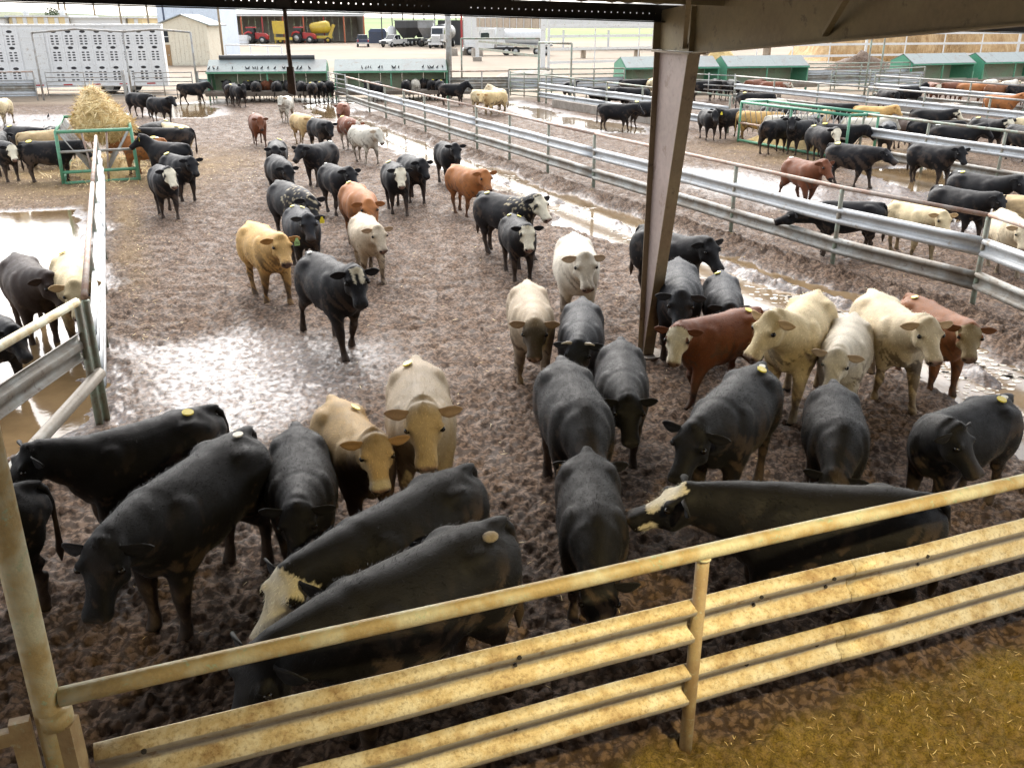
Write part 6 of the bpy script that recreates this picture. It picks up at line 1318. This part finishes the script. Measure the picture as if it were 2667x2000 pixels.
 (7.63, 36.3, -84, 0.95, 'black', '', -10, 'mid', 'stand', 'E', 'black steer facing front at the near end of the green hay rack row', 'cattle in the second pen'),
 (8.57, 36.76, -143, 0.95, 'black', '', 10, 'mid', 'stand', '', 'black steer standing behind the front facing one, head aside', 'cattle in the second pen'),
 (9.42, 35.88, -26, 0.95, 'gold', '', 0, 'low', 'stand', '', 'golden tan steer broadside at the green hay rack', 'cattle in the far pens'),
 (10.09, 34.48, 4, 0.95, 'white', '', 0, 'low', 'stand', '', 'white steer squeezed behind black ones at the hay rack', 'cattle in the far pens'),
 (9.24, 32.63, 40, 0.97, 'black', '', 25, 'mid', 'stand', '', 'black steer broadside beneath the white one at the hay rack', 'cattle in the second pen'),
 (10.04, 32.31, -145, 0.97, 'black', '', 45, 'up', 'stand', '', 'black steer looking straight at the viewer from the hay rack row', 'cattle in the second pen'),
 (10.08, 30.17, -77, 0.97, 'black', 'whiteface', -10, 'mid', 'stand', 'y', 'black steer with white head at the end of the hay rack', 'cattle in the second pen'),
 (10.89, 31.04, -33, 0.97, 'black', '', 0, 'low', 'stand', 'y', 'black steer with raised rump sticker feeding under the hay rack end', 'cattle in the second pen'),
 (10.99, 33.99, 69, 0.97, 'black', '', 0, 'low', 'stand', '', 'black steer tail out, feeding into the middle of the hay rack', 'cattle in the far pens'),
 (9.52, 25.76, -49, 0.97, 'black', '', 0, 'level', 'walk', 'y', 'black steer broadside in the wet, yellow tag on tailhead, head level', 'cattle in the second pen'),
 (12.04, 26.37, -60, 0.97, 'black', '', -25, 'mid', 'stand', '', 'black steer standing in the brown puddle, face turned to the viewer', 'cattle in the second pen'),
 (7.36, 23.15, -76, 0.97, 'red', '', 5, 'mid', 'walk2', 'w', 'reddish brown steer trotting behind the long guardrail', 'cattle in the second pen'),
 (6.62, 17.83, 176, 0.9, 'black', '', 0, 'low2', 'stand', '', 'black steer stretching its neck low behind the long guardrail', 'cattle in the second pen'),
 (7.88, 17.59, -77, 0.9, 'cream', '', -10, 'low', 'walk', 'y', 'cream steer behind the guardrail post with lowered head', 'cattle in the second pen'),
 (9.5, 19.16, -64, 0.91, 'black', '', 5, 'mid', 'walk', 'w', 'big black steer striding behind the cream one', 'cattle in the second pen'),
 (10.76, 20.93, -62, 0.97, 'black', '', 0, 'mid', 'stand', 'yw', 'black steer with white and yellow rump stickers near the brown puddle', 'cattle in the second pen'),
 (9.17, 16.51, -102, 0.9, 'cream2', '', -5, 'low', 'walk', '', 'cream steer cut by the frame edge behind the guardrail', 'cattle in the second pen'),
 (10.68, 18.34, -34, 0.9, 'tan', '', 0, 'low', 'stand', '', 'tan steer at the frame edge above the cut off cream one', 'cattle in the second pen'),
 (11.6, 45.25, -20, 0.95, 'black', '', 0, 'low', 'stand', 'y', 'black steer behind the white one beyond the hay rack', 'cattle in the far pens'),
 (11.11, 41.68, -21, 0.95, 'white', '', 0, 'low', 'stand', '', 'white steer feeding on the far side of the hay rack', 'cattle in the far pens'),
 (10.65, 37.95, -62, 0.95, 'black', '', 0, 'low', 'stand', '', 'black steer showing through the bars of the hay rack', 'cattle in the far pens'),
 (13.49, 39.46, -25, 0.95, 'black', '', 0, 'low', 'stand', '', 'black steer reaching over the far side of the hay rack', 'cattle in the far pens'),
 (11.74, 35.86, 51, 0.95, 'tan', '', 0, 'low', 'stand', '', 'tan steer rump seen between the hay rack bars', 'cattle in the far pens'),
 (14.64, 38.0, -32, 0.95, 'gold', '', -10, 'mid', 'stand', '', 'golden steer standing above the hay rack end', 'cattle in the far pens'),
 (12.56, 33.08, -15, 0.97, 'white', '', 0, 'mid', 'stand', '', 'white steer at the hay rack end behind a dark faced one', 'cattle in the far pens'),
 (12.77, 31.7, -115, 0.97, 'bluish', '', 0, 'low', 'stand', '', 'black steer facing front between hay rack and guardrail', 'cattle in the far pens'),
 (14.18, 33.3, -75, 0.97, 'brown', '', 0, 'low', 'stand', '', 'dark brown steer beside the hay rack, near the rail start', 'cattle in the far pens'),
 (16.36, 36.51, -33, 0.95, 'black', 'whiteface', 0, 'mid', 'stand', '', 'black steer with white collar and cream face beyond the second guardrail', 'cattle in the far pens'),
 (14.53, 32.16, -18, 0.97, 'black', '', 0, 'low', 'stand', '', 'black steer in the dense group behind the second guardrail', 'cattle in the far pens'),
 (14.6, 30.67, -31, 0.97, 'black', '', 0, 'mid', 'stand', 'w', 'black steer nearest the second guardrail, white speck on its nose', 'cattle in the far pens'),
 (16.76, 32.81, -72, 0.97, 'black', 'whiteface', 0, 'mid', 'stand', 'y', 'black steer with white blaze face beyond the second guardrail', 'cattle in the far pens'),
 (16.86, 30.63, -80, 0.97, 'black', '', 0, 'low', 'stand', '', 'black steer at the frame edge beyond the second guardrail', 'cattle in the far pens'),
 (18.61, 33.58, 28, 0.97, 'cream', '', 0, 'low', 'stand', '', 'cream steer at the frame edge beyond the second guardrail', 'cattle in the far pens'),
 (3.28, 53.64, 70, 0.95, 'black', '', 0, 'low', 'stand', '', 'black steer rump behind the far guardrail by the tall frame', 'cattle at the bunks'),
 (4.7, 49.26, 0, 0.95, 'black', '', 0, 'low', 'stand', '', 'black steer lying flat backed behind the kerb rail', 'cattle at the bunks'),
 (5.36, 48.77, 12, 0.95, 'black', '', 0, 'low', 'stand', 'y', 'black steer with yellow tag behind the kerb rail', 'cattle at the bunks'),
 (6.27, 48.39, -173, 0.95, 'black', '', 0, 'low', 'stand', '', 'black steer broadside in front of the third bunk', 'cattle at the bunks'),
 (7.08, 55.57, -2, 0.95, 'black', '', 0, 'low', 'stand', '', 'black steer under the edge of the third bunk roof', 'cattle at the bunks'),
 (8.21, 55.85, 78, 0.95, 'cream', '', 0, 'low', 'stand', '', 'cream and black steer at the third bunk next to the column', 'cattle at the bunks'),
 (10.97, 54.11, 7, 0.95, 'black', '', 0, 'mid', 'stand', '', 'black steer with white chin right of the column, heading to the fourth bunk', 'cattle at the bunks'),
 (12.09, 55.03, 103, 0.95, 'black', '', 0, 'low', 'stand', '', 'black steer behind the pipe gate at the fourth bunk', 'cattle at the bunks'),
 (12.87, 55.03, 93, 0.95, 'black', '', 0, 'low', 'stand', 'y', 'black steer with tag behind the pipe gate at the fourth bunk', 'cattle at the bunks'),
 (14.05, 55.28, 41, 0.95, 'red', '', 0, 'low', 'stand', '', 'dark red steer at the fourth bunk', 'cattle at the bunks'),
 (14.75, 53.52, -21, 0.95, 'redpied', 'whiteface', 0, 'low', 'stand', '', 'red pied steer with white tail end at the fourth bunk', 'cattle at the bunks'),
 (18.86, 47.45, -83, 0.95, 'black', '', 0, 'low', 'stand', '', 'black steer at the concrete trough, nose down', 'cattle in the far pens'),
 (21.14, 50.03, 15, 0.95, 'black', '', 0, 'up', 'stand', '', 'black steer by the concrete trough with raised head', 'cattle at the bunks'),
 (22.73, 43.7, -44, 0.95, 'orange', '', -5, 'up', 'stand', '', 'orange steer with raised head beyond the third guardrail', 'cattle in the far pens'),
 (23.39, 52.67, -95, 0.95, 'red', 'whiteface', 0, 'low', 'stand', '', 'red steer first at the fifth bunk', 'cattle at the bunks'),
 (24.41, 52.79, 30, 0.95, 'red', '', 0, 'low', 'stand', '', 'dark red steer second at the fifth bunk', 'cattle at the bunks'),
 (25.31, 52.04, -32, 0.95, 'orange', '', 0, 'low', 'stand', '', 'orange steer third at the fifth bunk', 'cattle at the bunks'),
 (26.27, 51.28, 17, 0.95, 'red2', '', 0, 'low', 'stand', '', 'red brown steer at the gap before the sixth bunk', 'cattle at the bunks'),
 (27.93, 55.46, 44, 0.95, 'white', '', 0, 'low', 'stand', '', 'white steer showing its back under the sixth bunk', 'cattle at the bunks'),
 (28.51, 54.43, 40, 0.95, 'white', '', 0, 'low', 'stand', '', 'white backed steer further along the sixth bunk', 'cattle at the bunks'),
 (27.38, 51.11, 17, 0.95, 'black', '', 0, 'low', 'stand', '', 'black steer at the sixth bunk by the frame edge', 'cattle at the bunks')]
for e in COWS:
    d_ = e[1]
    spawn(e, .0225 if d_ < 10 else .027 if d_ < 18 else .036 if d_ < 30 else .05)
finish_cattle()
